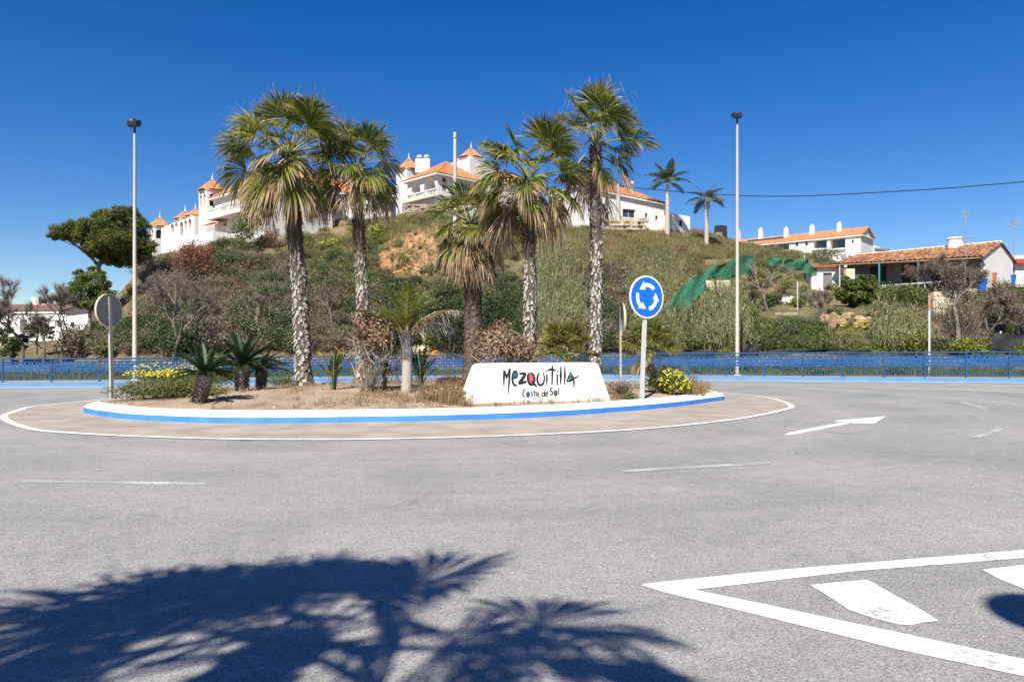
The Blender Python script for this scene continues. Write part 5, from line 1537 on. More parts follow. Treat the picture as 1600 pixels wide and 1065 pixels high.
# ------------------------------------------------------------------ tiled cottage among the gardens
fr = Frame((1310, 69), (1535, 59.5))
t, inv = place(fr, "old cottage with weathered orange tile roof and a dark open porch above the gardens", "cottage", "cottage")
s = fr.s; z = fr.z
zl, zr = z(1310, 413), z(1535, 402)
zfl = z(1430, 456)
house(t, 0, fr.L, 1.6, 6.6, z(1420, 500), (zl + .55, zr + .55), [(s(1345), s(1372), zfl, zl - .3, False, .3, 'dark'), (s(1395), s(1425), zfl + .2, zl - .3, False, .3, 'dark'), (s(1440), s(1462), zfl + .9, zl - .25, False, .3, 'dark')], mat='shade')  # walls take the dark porch-shade colour
mb = MB()
A1, B1 = (-.4, -.3, zl), (fr.L + .2, -.3, zr)
R1, R0 = (fr.L + .2, 3.6, zr + 1.55), (-.1, 3.6, zl + 1.15)
tiles(mb, A1, B1, R1, R0, .42, .10); tiles(mb, (fr.L + .2, 7.2, zr), (-.4, 7.2, zl), R0, R1, .42, .10)
rf = mb.build("roof", M['tile_old'], t)
mb = MB(); mb.tube([R0, R1], .13, 8); mb.build("ridge_cap", M['cream'], rf)
mb = MB(); g = fr.L + .03
mb.add([(g, .6, z(1535, 500)), (g, 6.6, z(1535, 500)), (g, 6.6, zr + .3), (g, 3.6, zr + 1.45), (g, -.2, zr - .12), (g, .6, zr - .6)], [(0, 1, 2, 3, 4, 5)])
mb.box((g - .2, 1.1, (zr + zfl) / 2 - .6), (.38, 1.0, zr - zfl + .6)); mb.build("gable_wall", M['white'], t)
mb = MB(); mb.tube([(-.4, -.28, zl - .06), (fr.L, -.28, zr - .06)], .05, 6); mb.build("porch_beam", M['wood'], t)
for px in (1376, 1437):
    mb = MB(); mb.box((s(px), -.25, (z(px, 466) + z(px, 409)) / 2), (.11, .11, z(px, 409) - z(px, 466) - .08)); mb.build("porch_post", M['teal'], t)
mb = MB(); mb.box((fr.L * .55, .5, zfl - .75), (fr.L * .8, 2.0, 1.5)); mb.build("porch_platform", M['cream'], t)
balustrade(t, (s(1382), -.38), (s(1475), -.38), zfl, .75, .5)
mb = MB(); mb.box((s(1325), .9, z(1325, 450)), (1.2, .25, 2.6)); mb.build("side_wall", M['white'], t)
# round cream water tank on the roof
tk = fr.A + fr.d * s(1492) + np.array([-fr.d[1], fr.d[0]]) * 5.0
zz = Z(384, tk[1])
w_ = thing("water_tank", (X(1492, tk[1]), tk[1], zz - .9), "cream cylindrical water tank standing behind the cottage roof ridge", "water tank")
mb = MB(); mb.lathe([(.60, 0), (.60, 1.45), (.66, 1.47), (.66, 1.55), (.60, 1.58)], 20); mb.build("drum", M['white'], w_)
mb = MB(); mb.lathe([(.62, 1.55), (.55, 1.62), (.1, 1.68)], 20); mb.build("lid", M['white'], w_)
# annex left of the cottage
fr4 = Frame((1268, 70.5), (1313, 70))
t4, _ = place(fr4, "small white shed with a dark red roof edge at the left end of the cottage", "shed", "shed")
house(t4, 0, fr4.L, 0, 3, fr4.z(1290, 480), (fr4.z(1268, 419), fr4.z(1313, 416)), [(fr4.s(1286), fr4.s(1300), fr4.z(1290, 462), fr4.z(1290, 426), False, .2, 'shade')], flat='low')
mb = MB(); mb.box((fr4.L / 2, 1.4, fr4.z(1290, 416.5)), (fr4.L + .5, 3.6, .14)); mb.build("roof_edge", M['redtrim'], t4)
# house at the right edge
fr5 = Frame((1556, 66), (1660, 66))
t5, _ = place(fr5, "white house with red roof edging cut by the right edge of the photo", "house", "house")
house(t5, 0, fr5.L, 0, 5, fr5.z(1580, 480), fr5.z(1580, 411), [fr5.op(1561, 1586, 416, 450, False, 1.0, 'dark'), fr5.op(1600, 1612, 424, 450, False, .3, 'dark')], flat='low')
mb = MB(); mb.box((fr5.L / 2, 2.2, fr5.z(1580, 409)), (fr5.L + .4, 5.4, .42)); mb.build("roof_edge", M['redtrim'], t5)
mb = MB(); a_ = fr5.z(1580, 406); mb.add([(-.2, .2, a_), (fr5.L, .2, a_), (fr5.L, 5.2, a_ + 1.1), (.6, 5.2, a_ + 1.0)], [(0, 1, 2, 3)]); mb.add([(-.2, .2, a_ - .06), (fr5.L, .2, a_ - .06), (fr5.L, 5.2, a_ + 1.04), (.6, 5.2, a_ + .94)], [(0, 1, 2, 3)]); mb.build("sheet_roof", M['metalsheet'], t5)
mb = MB(); mb.tube([(fr5.s(1568), -.3, fr5.z(1568, 450)), (fr5.s(1568), -.3, fr5.z(1568, 412))], .07, 8); mb.build("porch_post", M['white'], t5)
# tubs and pots in front of it
for px, py, d_, mat, r_, h_, lab, cat in ((1534, 449, 58.5, 'plastic_blue', .40, .62, "blue plastic tub by the white gable of the cottage", "tub"), (1580, 443, 63.5, 'plastic_blue', .38, .7, "blue barrel under the red-edged house porch", "barrel"), (1568, 440, 64, 'terracotta', .42, .5, "wide terracotta pot beside the blue barrel", "pot"), (1549, 446, 61, 'terracotta', .38, 1.0, "tall terracotta jar beside the blue plastic tub", "jar")):
    b = (X(px, d_), d_, Z(py, d_))
    tt = thing("tub" if cat == "tub" else cat, b, lab, cat)
    mb = MB(); mb.lathe([(r_ * .72, -.3), (r_ * .74, 0), (r_ * .95, h_ * .7), (r_, h_), (r_ * .86, h_), (r_ * .8, h_ * .8)], 18); mb.build("body", M[mat], tt)
    mb = MB(); mb.lathe([(r_ * .98, h_ - .03), (r_ * 1.07, h_ - .02), (r_ * 1.07, h_ + .05), (r_ * .98, h_ + .05)], 18); mb.build("rim", M[mat], tt)

# ------------------------------------------------------------------ white houses at the far left
fr = Frame((-70, 82), (103, 77))
t, inv = place(fr, "white two-storey house at the far left behind leafless trees", "house", "house")
house(t, 0, fr.L, 0, 7, 0, fr.z(60, 492), [fr.op(44, 56, 522, 529, False, .25), fr.op(74, 84, 525, 531, False, .25), fr.op(44, 56, 532, 536, False, .25), fr.op(10, 18, 500, 510, False, .25), fr.op(-20, -10, 505, 515, False, .25), fr.op(31, 42, 499, 520, False, 1.0, 'shade'), fr.op(60, 67, 504, 516, False, .25), fr.op(86, 97, 500, 511, False, .25), fr.op(2, 8, 522, 536, False, .25), fr.op(-6, -1, 500, 511, False, .25)], flat=True)
mb = MB(); y_ = 6.2
house(t, fr.s(28), fr.s(80), -2.2, -.02, 0, fr.z(60, 541), [], part="porch_wall", flat='low')
fr2 = Frame((104, 74), (140, 73))
t, inv = place(fr2, "small white house just right of the far left two-storey house, stepping higher", "house", "house")
house(t, 0, fr2.L, 0, 5, 0, (fr2.z(104, 494), fr2.z(140, 490)), [fr2.op(110, 116, 503, 511, False, .25, 'dark'), fr2.op(122, 128, 525, 534, False, .25)], flat=True)
fr3 = Frame((-70, 92), (92, 89))
t, inv = place(fr3, "house with a faded red tile roof behind the far left white house", "house", "house")
house(t, 0, fr3.L, 0, 7, 0, fr3.z(40, 487), [fr3.op(20, 27, 489, 493, False, .3)])
roof_hip(t, 0, fr3.L, 0, 7, fr3.z(40, 487), 1.1, .4, 'tile_faded', .4, ends=(False, False))
for px in (22, 38, 62, 70):
    mb = MB(); mb.box((fr3.s(px), 3.5, fr3.z(px, 472)), (1.0 if px < 60 else .7, .8, 1.7)); mb.build("chimney", M['white'], t)
# ================================================================== street furniture behind the road
def rail_curve(off):
    P = offset(KERB, off, False)
    dl = np.concatenate([[0], np.cumsum(np.linalg.norm(np.diff(P, axis=0), axis=1))])
    return P, dl
P_, dl_ = rail_curve(.8)
def rp_(s_): return np.array([np.interp(s_, dl_, P_[:, 0]), np.interp(s_, dl_, P_[:, 1])])
def fh(x): return np.interp(x, [-24, -12, 5, 16, 26], [.93, .98, 1.10, 1.17, 1.24])
s0 = dl_[np.argmin(np.abs(P_[:, 0] + 34))]; s1 = dl_[np.argmin(np.abs(P_[:, 0] - 37))]
pitch_ = 1.78
nb = int((s1 - s0) / pitch_); pitch_ = (s1 - s0) / nb
g0 = rp_(s0)
fence = thing("railing", (g0[0], g0[1], .165), "long blue metal railing with pierced panels and vertical bars along the far pavement", "railing")
def loc_(p, z): return (p[0] - g0[0], p[1] - g0[1], z)
top = MB()
pts = [rp_(s0 + (s1 - s0) * k / (nb * 2)) for k in range(nb * 2 + 1)]
top.tube([loc_(p, fh(p[0]) - .02) for p in pts], .033, 8)
top.build("top_rail", M['rail'], fence)
mb = MB(); mb.tube([loc_(p, .10) for p in pts], .022, 6); mb.build("bottom_rail", M['rail'], fence)
for k in range(nb + 1):
    p = rp_(s0 + pitch_ * k); h = float(fh(p[0])); q = rp_(s0 + pitch_ * k + .1); a = atan2(q[1] - p[1], q[0] - p[0])
    mb = MB(); c = loc_(p, h / 2 - .02); mb.box(c, (.055, .055, h), a); mb.box(loc_(p, .0), (.13, .13, .02), a); mb.build("post", M['rail'], fence)
for k in range(nb):
    a, b = rp_(s0 + pitch_ * k), rp_(s0 + pitch_ * (k + 1)); h = float(fh((a[0] + b[0]) / 2))
    d_ = (b - a) / np.linalg.norm(b - a); Lb = np.linalg.norm(b - a) - .09; nrm = np.array([d_[1], -d_[0]])
    z0_, z1_ = .44 * h, h * .86
    # pierced panel: a grid of cells with octagonal holes
    mb = MB(); nx = 13; nz = 3
    for yy in (0.0,):
        for i in range(nx):
            for j in range(nz):
                u0, u1 = .045 + Lb * i / nx, .045 + Lb * (i + 1) / nx; w0, w1 = z0_ + (z1_ - z0_) * j / nz, z0_ + (z1_ - z0_) * (j + 1) / nz
                cu, cw = (u0 + u1) / 2, (w0 + w1) / 2; r_ = min(u1 - u0, w1 - w0) * (.36 if (i + j) % 2 == 0 else .2)
                sq = [(u0, w0), (cu, w0), (u1, w0), (u1, cw), (u1, w1), (cu, w1), (u0, w1), (u0, cw)]
                an = [-3 * pi / 4 + q * pi / 4 for q in range(8)]
                oc = [(cu + r_ * cos(q), cw + r_ * sin(q)) for q in an]
                v = [loc_(a + d_ * u + nrm * yy, w) for u, w in sq + oc]
                mb.add(v, [(q, (q + 1) % 8, 8 + (q + 1) % 8, 8 + q) for q in range(8)])
    mb.build("pierced_panel", M['rail2'], fence)
    mb = MB(); nbal = 14
    for i in range(nbal):
        p = a + d_ * (.045 + Lb * (i + .5) / nbal); mb.box(loc_(p, (.11 + z0_) / 2), (.028, .024, z0_ - .11), atan2(d_[1], d_[0]))
    mb.box(loc_((a + b) / 2, z0_), (Lb, .026, .03), atan2(d_[1], d_[0])); mb.box(loc_((a + b) / 2, z1_), (Lb, .026, .03), atan2(d_[1], d_[0]))
    mb.build("bar_row", M['rail'], fence)

def lamp(px, d_, pyt, label, flip):
    b = (X(px, d_), d_, .14); h = Z(pyt, d_) - .14
    t = thing("street_lamp", b, label, "street lamp")
    mb = MB(); mb.tube([(0, 0, -.1), (0, 0, .9), (0, 0, .92), (0, 0, h - .5)], [.105, .105, .095, .058], 14); mb.build("post", M['lamppost'], t)
    mb = MB(); mb.lathe([(.2, 0), (.2, .03), (.15, .06), (.15, .1)], 14); mb.build("base_plate", M['galv'], t)
    mb = MB(); mb.tube([(0, 0, h - .55), (0, 0, h - .15)], .05, 8); nk = mb.build("neck", M['lamphead'], t)
    mb = MB(); mb.box((0, 0, 0), (.40, .52, .17), 0, 0, .9); mb.box((0, 0, -.13), (.30, .42, .12), 0, 0, 1.25); mb.box((-.05, 0, .10), (.14, .3, .06), 0, 0, .7)
    hd = mb.build("lamp_head", M['lamphead'], t, loc=(-.06 if flip else .02, -.1, h - .06)); hd.rotation_euler = (radians(22), radians(-8 if flip else 3), 0)
    return t
lamp(210.5, 31.6, 190, "tall thin street lamp on the left, beside the pine tree", False)
lamp(1152, 37.2, 178, "tall thin street lamp on the right, above the green netting", True)
# thin white post behind the railing
d_ = 36.2; tt = thing("marker_post", (X(1452, d_), d_, .1), "thin white post with a rusty top behind the right part of the railing", "post")
mb = MB(); mb.tube([(0, 0, 0), (0, 0, Z(484, d_) - .1)], .05, 8); mb.build("shaft", M['galv'], tt)
mb = MB(); mb.tube([(0, 0, Z(484, d_) - .1), (0, 0, Z(459, d_) - .1)], .062, 8); mb.build("rusty_top", M['rust'], tt)
# telegraph pole and wires
d_ = 76; b = hit(711, 352); b = (X(711, d_), d_, float(hz(X(711, d_), d_)))
tt = thing("telegraph_pole", b, "pale wooden telegraph pole standing in front of the central villa", "utility pole")
mb = MB(); hh = Z(207, d_) - b[2]; mb.tube([(0, 0, -.3), (0, 0, hh)], [.24, .17], 10); mb.build("pole", M['pole'], tt)
mb = MB(); mb.box((0, -.22, hh - .35), (.12, .1, .4)); mb.build("insulator", M['galv'], tt)
def wire(label, pts, r=.022):
    mb = MB(); P = catmull(pts, 12); c0 = P[0].copy(); mb.tube(P - c0, r, 4, 0, False)
    tag(mb.build("overhead_wire", M['black'], None, loc=tuple(c0)), label, "wire")
wire("short sagging wire from the telegraph pole to the villa tower", [(X(711, 76), 76, Z(212, 76)), (X(726, 82), 82, Z(225, 82)), (X(745, 88), 88, Z(236, 88))], .02)
wp = []
for px, py, d_ in ((935, 283, 86), (1000, 294, 83), (1190, 306.5, 76), (1400, 299, 70), (1600, 284, 66), (1850, 260, 62)): wp.append((X(px, d_), d_, Z(py, d_)))
wire("long sagging wire across the sky from the low white house to the right edge", wp, .045)
# aerials on the cottages
def aerial(px, pyb, pyt, d_, label, arms):
    tt = thing("aerial", (X(px, d_), d_, Z(pyb, d_)), label, "tv aerial"); h = Z(pyt, d_) - Z(pyb, d_)
    mb = MB(); mb.tube([(0, 0, 0), (0, 0, h)], .045, 6); mb.build("mast", M['signback'], tt)
    for (zf_, ln, an, n_) in arms:
        mb = MB(); z_ = h * zf_; ca, sa = cos(an), sin(an)
        mb.tube([(-ln * .6 * ca, -ln * .6 * sa, z_), (ln * .6 * ca, ln * .6 * sa, z_)], .025, 4)
        for k in range(n_):
            q = -ln * .55 + ln * 1.1 * k / (n_ - 1); w = .34 * (1 - .4 * k / n_)
            mb.tube([(q * ca - sa * .1, q * sa, z_ - w), (q * ca + sa * .1, q * sa, z_ + w)], .02, 4)
        mb.build("antenna", M['signback'], tt)
aerial(1508, 470, 330, 60.5, "tall television aerial on a thin mast rising through the cottage roof", [(.97, .7, .4, 5), (.70, 1.3, .1, 7), (.55, .5, 0, 3)])
aerial(1584, 415, 343, 67, "television aerial with spread arms above the house at the right edge", [(.97, 1.3, 0.2, 7), (.88, .7, 2.0, 4)])
# green netting draped over the garden
def drape(name, topl, botl, label, mat='net', wr=.10, cat="netting"):
    T_, B_ = catmull(topl, 10), catmull(botl, 10); n = len(T_); k = 7
    rng = np.random.default_rng(len(label)); v = []
    for j in range(k):
        p = T_ + (B_ - T_) * j / (k - 1)
        p[:, 1] += wr * 1.2 * np.sin(np.arange(n) * .45 + j * 1.1 + 1.5 * np.sin(j * .8)) + rng.normal(size=n) * wr * .5 - .9 * (mat == 'net')
        p[:, 2] += np.sin(np.arange(n) * .35 + j) * wr * .5 * (1 + (j in (0, k - 1))) + rng.normal(size=n) * wr * .15
        v.append(p)
    v = np.concatenate(v); c0 = v[0].copy(); v2 = v + np.array([0, .03, 0])
    fs = [(j * n + i, j * n + i + 1, (j + 1) * n + i + 1, (j + 1) * n + i) for j in range(k - 1) for i in range(n - 1)]
    mb = MB(); mb.add(v - c0, fs); mb.add(v2 - c0, fs)
    return tag(mb.build(name, M[mat], None, True, tuple(c0)), label, cat)
def pd(px, py, d_): return (X(px, d_), d_, Z(py, d_))
drape("garden_netting", [pd(1034, 486, 50), pd(1056, 455, 52), pd(1078, 437, 54), pd(1097, 428, 56)], [pd(1040, 502, 50), pd(1066, 484, 51.5), pd(1084, 468, 53), pd(1099, 455, 55)], "green netting swooping down the slope behind the blue roundabout sign")
drape("garden_netting", [pd(1095, 428, 56), pd(1120, 415, 57), pd(1145, 405, 59), pd(1172, 401, 60)], [pd(1099, 438, 56), pd(1122, 438, 57), pd(1146, 434, 58.5), pd(1170, 430, 60)], "green netting stretched behind the right street lamp")
drape("garden_netting", [pd(1196, 405, 62), pd(1225, 407, 62.5), pd(1252, 406, 63), pd(1258, 410, 63), pd(1270, 426, 63)], [pd(1196, 420, 62), pd(1225, 421, 62.5), pd(1246, 425, 63), pd(1256, 432, 63), pd(1270, 434, 63)], "green netting on posts left of the small white shed")
drape("shade_cloth", [pd(1160, 540, 40), pd(1172, 537.5, 40), pd(1186, 538, 40)], [pd(1160, 556, 40), pd(1172, 557, 40), pd(1186, 556, 40)], "small black cloth panel beside the right street lamp", 'blacknet', .05, "cloth")
drape("shade_cloth", [pd(1015, 549, 40.5), pd(1060, 545, 40.5), pd(1118, 547, 40.5)], [pd(1015, 562, 40.5), pd(1060, 560, 40.5), pd(1118, 560, 40.5)], "long low black cloth along the fence behind the roundabout sign", 'blacknet', .05, "cloth")
drape("shade_cloth", [pd(1548, 523, 41), pd(1580, 521, 41), pd(1640, 519, 41)], [pd(1548, 548, 41), pd(1580, 548, 41), pd(1640, 548, 41)], "dark mesh windbreak at the right edge above the railing", 'blacknet', .05, "cloth")
drape("shade_cloth", [pd(1196, 547, 41), pd(1290, 545, 41), pd(1360, 546, 41)], [pd(1196, 553, 41), pd(1290, 553, 41), pd(1360, 553, 41)], "low dark net fence under the garden slope", 'blacknet', .05, "cloth")
for px, pt, pb_, lab in ((1257, 398, 428, "thin grey post holding the end of the netting by the shed"), (1312, 415, 470, "slim pale post beside the small white shed"), (1592, 480, 545, "grey fence post at the right edge of the garden"), (1557, 517, 552, "leaning grey post beside the dark mesh windbreak"), (1246, 440, 484, "thin slanting cane beside the round golden bush")):
    b = hit(px, pb_); mb = MB(); h = Z(pt, b[1]) - b[2]
    tag(mb_o := (lambda: (mb.tube([(0, 0, -.2), ((.25 if 'leaning' in lab else 0), 0, h)], .05, 6), mb.build("garden_post", M['galv'], None, loc=b))[1])(), lab, "post")
# grey sheet-metal roof of a low hut near the railing
fr = Frame((1433, 43), (1492, 43)); t, _ = place(fr, "low grey hut with a sloping sheet roof behind the railing on the right", "hut", "hut")
mb = MB(); wall(mb, t, (0, 0), (1, 0), fr.L, .1, (fr.z(1433, 526), fr.z(1492, 530))); wall(mb, t, (fr.L, 0), (0, 1), 2, .1, fr.z(1492, 530)); wall(mb, t, (0, 2), (0, -1), 2, .1, fr.z(1433, 526)); mb.build("wall", M['galv'], t)
mb = MB(); a_, b_ = fr.z(1433, 526), fr.z(1495, 530)
for k in range(24):
    u0, u1 = -.1 + (fr.L + .2) * k / 24, -.1 + (fr.L + .2) * (k + 1) / 24; o_ = .02 * (k % 2)
    mb.add([(u0, -.2, a_ + (b_ - a_) * k / 24 + o_), (u1, -.2, a_ + (b_ - a_) * (k + 1) / 24 + .02 - o_), (u1 * .8, 2.4, a_ + .55 + .02 - o_), (u0 * .8, 2.4, a_ + .55 + o_)], [(0, 1, 2, 3)])
mb.build("sheet_roof", M['metalsheet'], t)
# low cream walls and boulders of the gardens
for px0, px1, pt, pb_, lab, mt in ((1096, 1140, 438, 452, "low cream garden wall under the green netting", 'cream'), (1456, 1496, 456, 492, "broken cream retaining wall below the cottage porch", 'cream'), (1210, 1245, 488, 491, "long pale plank lying across the garden slope", 'wood'), (1320, 1334, 420, 462, "rough cream buttress in front of the white shed", 'cream')):
    b = hit((px0 + px1) / 2, pb_); h = Z(pt, b[1]) - b[2]; w = (px1 - px0) / F * b[1]
    mb = MB(); rngw = np.random.default_rng(int(px0)); n_ = max(2, int(w / .55)); r_ = max(1, int(h / .4))
    for i in range(n_):
        for j in range(r_):
            mb.box((-w / 2 + w * (i + .5) / n_, rngw.normal() * .03, -.15 + (h + .15) * (j + .5) / r_), (w / n_ * .99, .4, (h + .15) / r_ * .99), rngw.normal() * .03, taper=.96)
    tag(mb.build("garden_wall" if mt == 'cream' else "plank", M[mt], None, loc=b), lab, "wall" if mt == 'cream' else "plank")
def boulder(name, loc, r, label, seed, mat='rock', n=7, cat="rocks"):
    rng = np.random.default_rng(seed); t = thing(name, loc, label, cat)
    for k in range(n):
        mb = MB(); c = rng.uniform(-1, 1, 3) * np.array(r) * .6; c[2] = abs(c[2]) * .8
        la = np.linspace(0, 2 * pi, 13)[:-1]; lo = np.linspace(-pi / 2, pi / 2, 8)
        s_ = np.array(r) * rng.uniform(.10, .26) * rng.uniform(.7, 1.3, 3) if n > 20 else np.array(r) * rng.uniform(.28, .5)
        P = np.array([[cos(q) * cos(a), sin(q) * cos(a), sin(a)] for a in lo for q in la])
        w = 1 + .26 * np.sin(P @ rng.normal(size=3) * 4 + rng.uniform(0, 6)) + .16 * np.sin(P @ rng.normal(size=3) * 8) + .07 * rng.normal(size=len(P))
        mb.add(P * w[:, None] * s_ + c, [(i * 12 + j, i * 12 + (j + 1) % 12, (i + 1) * 12 + (j + 1) % 12, (i + 1) * 12 + j) for i in range(7) for j in range(12)])
        mb.build("stone", M[mat], t)
    return t
b = hit(1322, 508); boulder("rock_outcrop", (b[0], b[1], b[2] - .5), (2.6, 1.2, 1.8), "tumbled ochre boulders in the garden below the cottage", 3, 'boulder', n=44)
b = hit(520, 352); boulder("rock_outcrop", (b[0], b[1], b[2] - .5), (2.6, 1.3, 1.5), "layered tan rocks on the hill crest between the two left palms", 5, n=12)
b = hit(655, 372); boulder("rock_outcrop", (b[0], b[1], b[2] - .8), (3.4, 1.0, .9), "reddish rock ledge below the central villa", 6, n=9)
b = hit(640, 548); boulder("rock_outcrop", (b[0], b[1], b[2] - .1), (1.6, .6, .5), "pale rubble stones at the foot of the hill behind the railing", 7, 'cream', n=8)
b = hit(1225, 472); boulder("rock_outcrop", (b[0], b[1], b[2] - .1), (1.0, .5, .6), "white stones beside the round golden bush", 8, 'white', n=6)
# bare ochre cut in the hillside: a rough sheet lying on the slope
us_ = np.linspace(588, 700, 46); vs_ = np.linspace(352, 440, 40); v = []; rng = np.random.default_rng(8)
for py in vs_:
    for px in us_:
        b = hit(px, py); e = ((px - 645) / 56) ** 2 + ((py - 396 - (px - 645) * -.25) / 40) ** 2
        lift = .32 * max(-1, 1 - e) + rng.normal() * .10 + .16 * sin(px * .5 + py * .2) * sin(py * .45)
        v.append((b[0], b[1] - max(-.5, lift), b[2] + max(-.4, lift * .5)))
n = len(us_)
mb = MB(); mb.add(v, [(j * n + i, j * n + i + 1, (j + 1) * n + i + 1, (j + 1) * n + i) for j in range(len(vs_) - 1) for i in range(n - 1)])
struct(mb.build("ochre_slope", M['rock'], None, False))

# ================================================================== trees and bushes behind the railing
def crown_tree(name, px, py_base, d_, label, seed, blobs, leaf, trunk_pts, r0, bark='bark_pine', lsize=.22, n=5200, cat="tree"):
    """trunk and limbs through surveyed points, crown of several flattened leaf masses"""
    b = (X(px, d_), d_, float(hz(X(px, d_), d_))); rng = np.random.default_rng(seed)
    t = thing(name, b, label, cat)
    mb = MB(); base = np.array(b)
    loc3 = lambda q: np.array(pd(q[0], q[1], d_ + q[2])) - base
    main = np.array([loc3(q) for q in trunk_pts]); main[0, 2] = -.4
    Pm = catmull(main, 5); mb.tube(Pm, np.linspace(r0, r0 * .5, len(Pm)), 10, 0, False)
    for (bx, by, bd, rw_, rh, w) in blobs:
        c = loc3((bx, by, bd)); k = rng.integers(len(Pm) // 2, len(Pm)); s_ = Pm[k]
        m_ = (s_ + c) / 2 + rng.normal(size=3) * .25 + np.array([0, 0, -.25])
        Q = catmull([s_, m_, c], 5); mb.tube(Q, np.linspace(r0 * .42, r0 * .1, len(Q)), 6, 0, False)
        for _ in range(5):
            e = c + rng.normal(size=3) * np.array([rw_ * .45, rw_ * .45, rh * .3]) * d_ / F; mb.tube([Q[6], (Q[6] + e) / 2 + rng.normal(size=3) * .1, e], [r0 * .14, r0 * .09, .02], 4, 0, False)
    mb.build("trunk", M[bark], t)
    mb = MB(); tot = sum(q[5] for q in blobs)
    for (bx, by, bd, rw_, rh, w) in blobs:
        c = loc3((bx, by, bd)); nn = int(n * w / tot); R_ = np.array([rw_, rw_ * 1.0, rh * 1.0]) * d_ / F
        k = max(4, int(nn / 90)); cc = unit(rng.normal(size=(k, 3))) * rng.uniform(.35, 1.0, (k, 1)) ** .6 * R_ + c
        cr = rng.uniform(.26, .46, k) * min(R_[0], R_[2] * 1.6)
        j = rng.integers(0, k, nn); dd = unit(rng.normal(size=(nn, 3)))
        p = cc[j] + dd * (cr[j] * rng.uniform(.5, 1.1, nn))[:, None] * np.array([1, 1, .62])
        leafquads(mb, p, dd + np.array([0, 0, .5]) + rng.normal(size=(nn, 3)) * .5, lsize * rng.uniform(.6, 1.4, nn), rng, 0, .5)
    mb.build("crown", M[leaf], t)
    return t
crown_tree("pine_tree", 160, 460, 62, "big umbrella pine with a leaning forked trunk left of the villa", 1,
    [(112, 362, 0, 30, 12, 1.0), (168, 392, 0, 32, 13, 1.2), (188, 408, .5, 22, 10, .7), (142, 366, 0, 26, 12, .9), (118, 370, .5, 18, 8, .5), (200, 402, 1, 22, 13, .8), (148, 388, -1, 22, 10, .6), (218, 395, 0, 18, 14, .6), (122, 352, 0, 22, 9, .7), (192, 334, 0, 22, 12, .8), (165, 338, .5, 22, 11, .8), (208, 342, 1, 18, 12, .6), (92, 366, 1, 18, 8, .5), (150, 352, -1, 26, 14, 1.0), (178, 345, 1, 28, 15, 1.1), (205, 352, 0, 24, 18, 1.0), (215, 372, 1, 20, 16, .7), (180, 375, -1.5, 36, 14, 1.3), (150, 378, 1, 24, 9, .6), (205, 398, 0, 18, 14, .55), (232, 384, 0, 14, 13, .35), (130, 372, -1, 18, 7, .4)],
    'leaf_pine', [(160, 466, 0), (160, 440, 0), (153, 420, 0), (160, 405, .3), (172, 388, .5)], .30, lsize=.14, n=88000)
crown_tree("pine_tree", 140, 475, 58, "rounded bright green pine below the big umbrella pine", 2,
    [(125, 455, 0, 22, 16, 1), (145, 440, 0, 22, 16, 1), (160, 458, 0, 18, 14, .8), (130, 432, .5, 14, 11, .5), (150, 424, 1, 12, 9, .4), (118, 468, 0, 14, 9, .5), (148, 474, 0, 24, 10, .8), (125, 472, 0, 18, 10, .6), (165, 470, 0, 16, 10, .5)],
    'leaf_pine_bright', [(140, 486, 0), (140, 470, 0), (140, 455, 0)], .16, lsize=.15, n=22000)
crown_tree("tree", 57, 545, 56, "small dark umbrella-shaped tree in front of the far left white house", 3,
    [(57, 516, 0, 24, 9, 1), (72, 513, 0, 16, 8, .6), (45, 514, 0, 14, 8, .5), (62, 508, 0, 18, 6, .5)], 'leaf_olive', [(56, 552, 0), (57, 535, 0), (60, 522, 0)], .13, 'bark_grey', .16, 3000)
crown_tree("tree", 20, 545, 50, "round dark green tree at the left edge behind the railing", 4,
    [(18, 535, 0, 20, 14, 1), (8, 525, 0, 16, 12, .7), (30, 530, 0, 14, 12, .7), (16, 548, 0, 20, 9, .6)], 'leaf_dark', [(20, 560, 0), (19, 545, 0), (19, 535, 0)], .14, 'bark_grey', .16, 3600)
b = (0, 57.0, 0); crown_tree("tree", 1343, 480, b[1], "leafy orange tree with glossy leaves in front of the cottage porch", 5,
    [(1330, 450, 0, 18, 14, 1), (1350, 445, 0, 18, 15, 1), (1360, 460, 0, 16, 14, .9), (1338, 465, 0, 20, 12, .9), (1318, 460, 0, 10, 10, .4), (1322, 436, 0, 7, 7, .2)], 'leaf_mid', [(1343, 490, 0), (1343, 475, 0), (1344, 460, 0)], .10, 'bark_grey', .2, 15000)
def bt(px, py, pyt, label, seed, **k):
    d_ = k.pop('d', None)
    b = hit(px, py) if d_ is None else (X(px, d_), d_, float(hz(X(px, d_), d_)))
    return bare_tree("bare_tree", b, Z(pyt, b[1]) - b[2], label, seed, **k)
bt(34, 560, 426, "large leafless spreading tree at the far left behind the railing", 11, d=47, spread=.62, ntw=10, L0=.22, r0=.15, depth=6)
bt(66, 560, 462, "low twiggy leafless tree in front of the far left white house", 24, d=48, spread=.65, ntw=11, L0=.18, depth=5)
bt(95, 560, 438, "leafless tree between the far left house and the round pine", 12, d=49, spread=.55, ntw=10, L0=.22, depth=6)
bt(272, 562, 415, "leafless grey-brown tree with a forked trunk at the foot of the hill", 13, d=43, spread=.5, ntw=8, leaf='leaf_rust', nleaf=160, lsize=.14, L0=.26, r0=.13)
bt(305, 560, 440, "second grey-brown leafless tree leaning right at the foot of the hill", 14, d=44.5, spread=.55, ntw=8, lean=(.25, 0))
bt(1200, 490, 398, "pale leafless tree in the middle of the garden slope", 15, spread=.5, ntw=4, twig='twig_pale', depth=4)
bt(1500, 560, 395, "large leafless tamarisk on the right in front of the cottage gable", 16, d=42, spread=.5, ntw=12, L0=.2, r0=.15, leaf='leaf_grey', nleaf=1500, lsize=.1, depth=6, tl=.07)
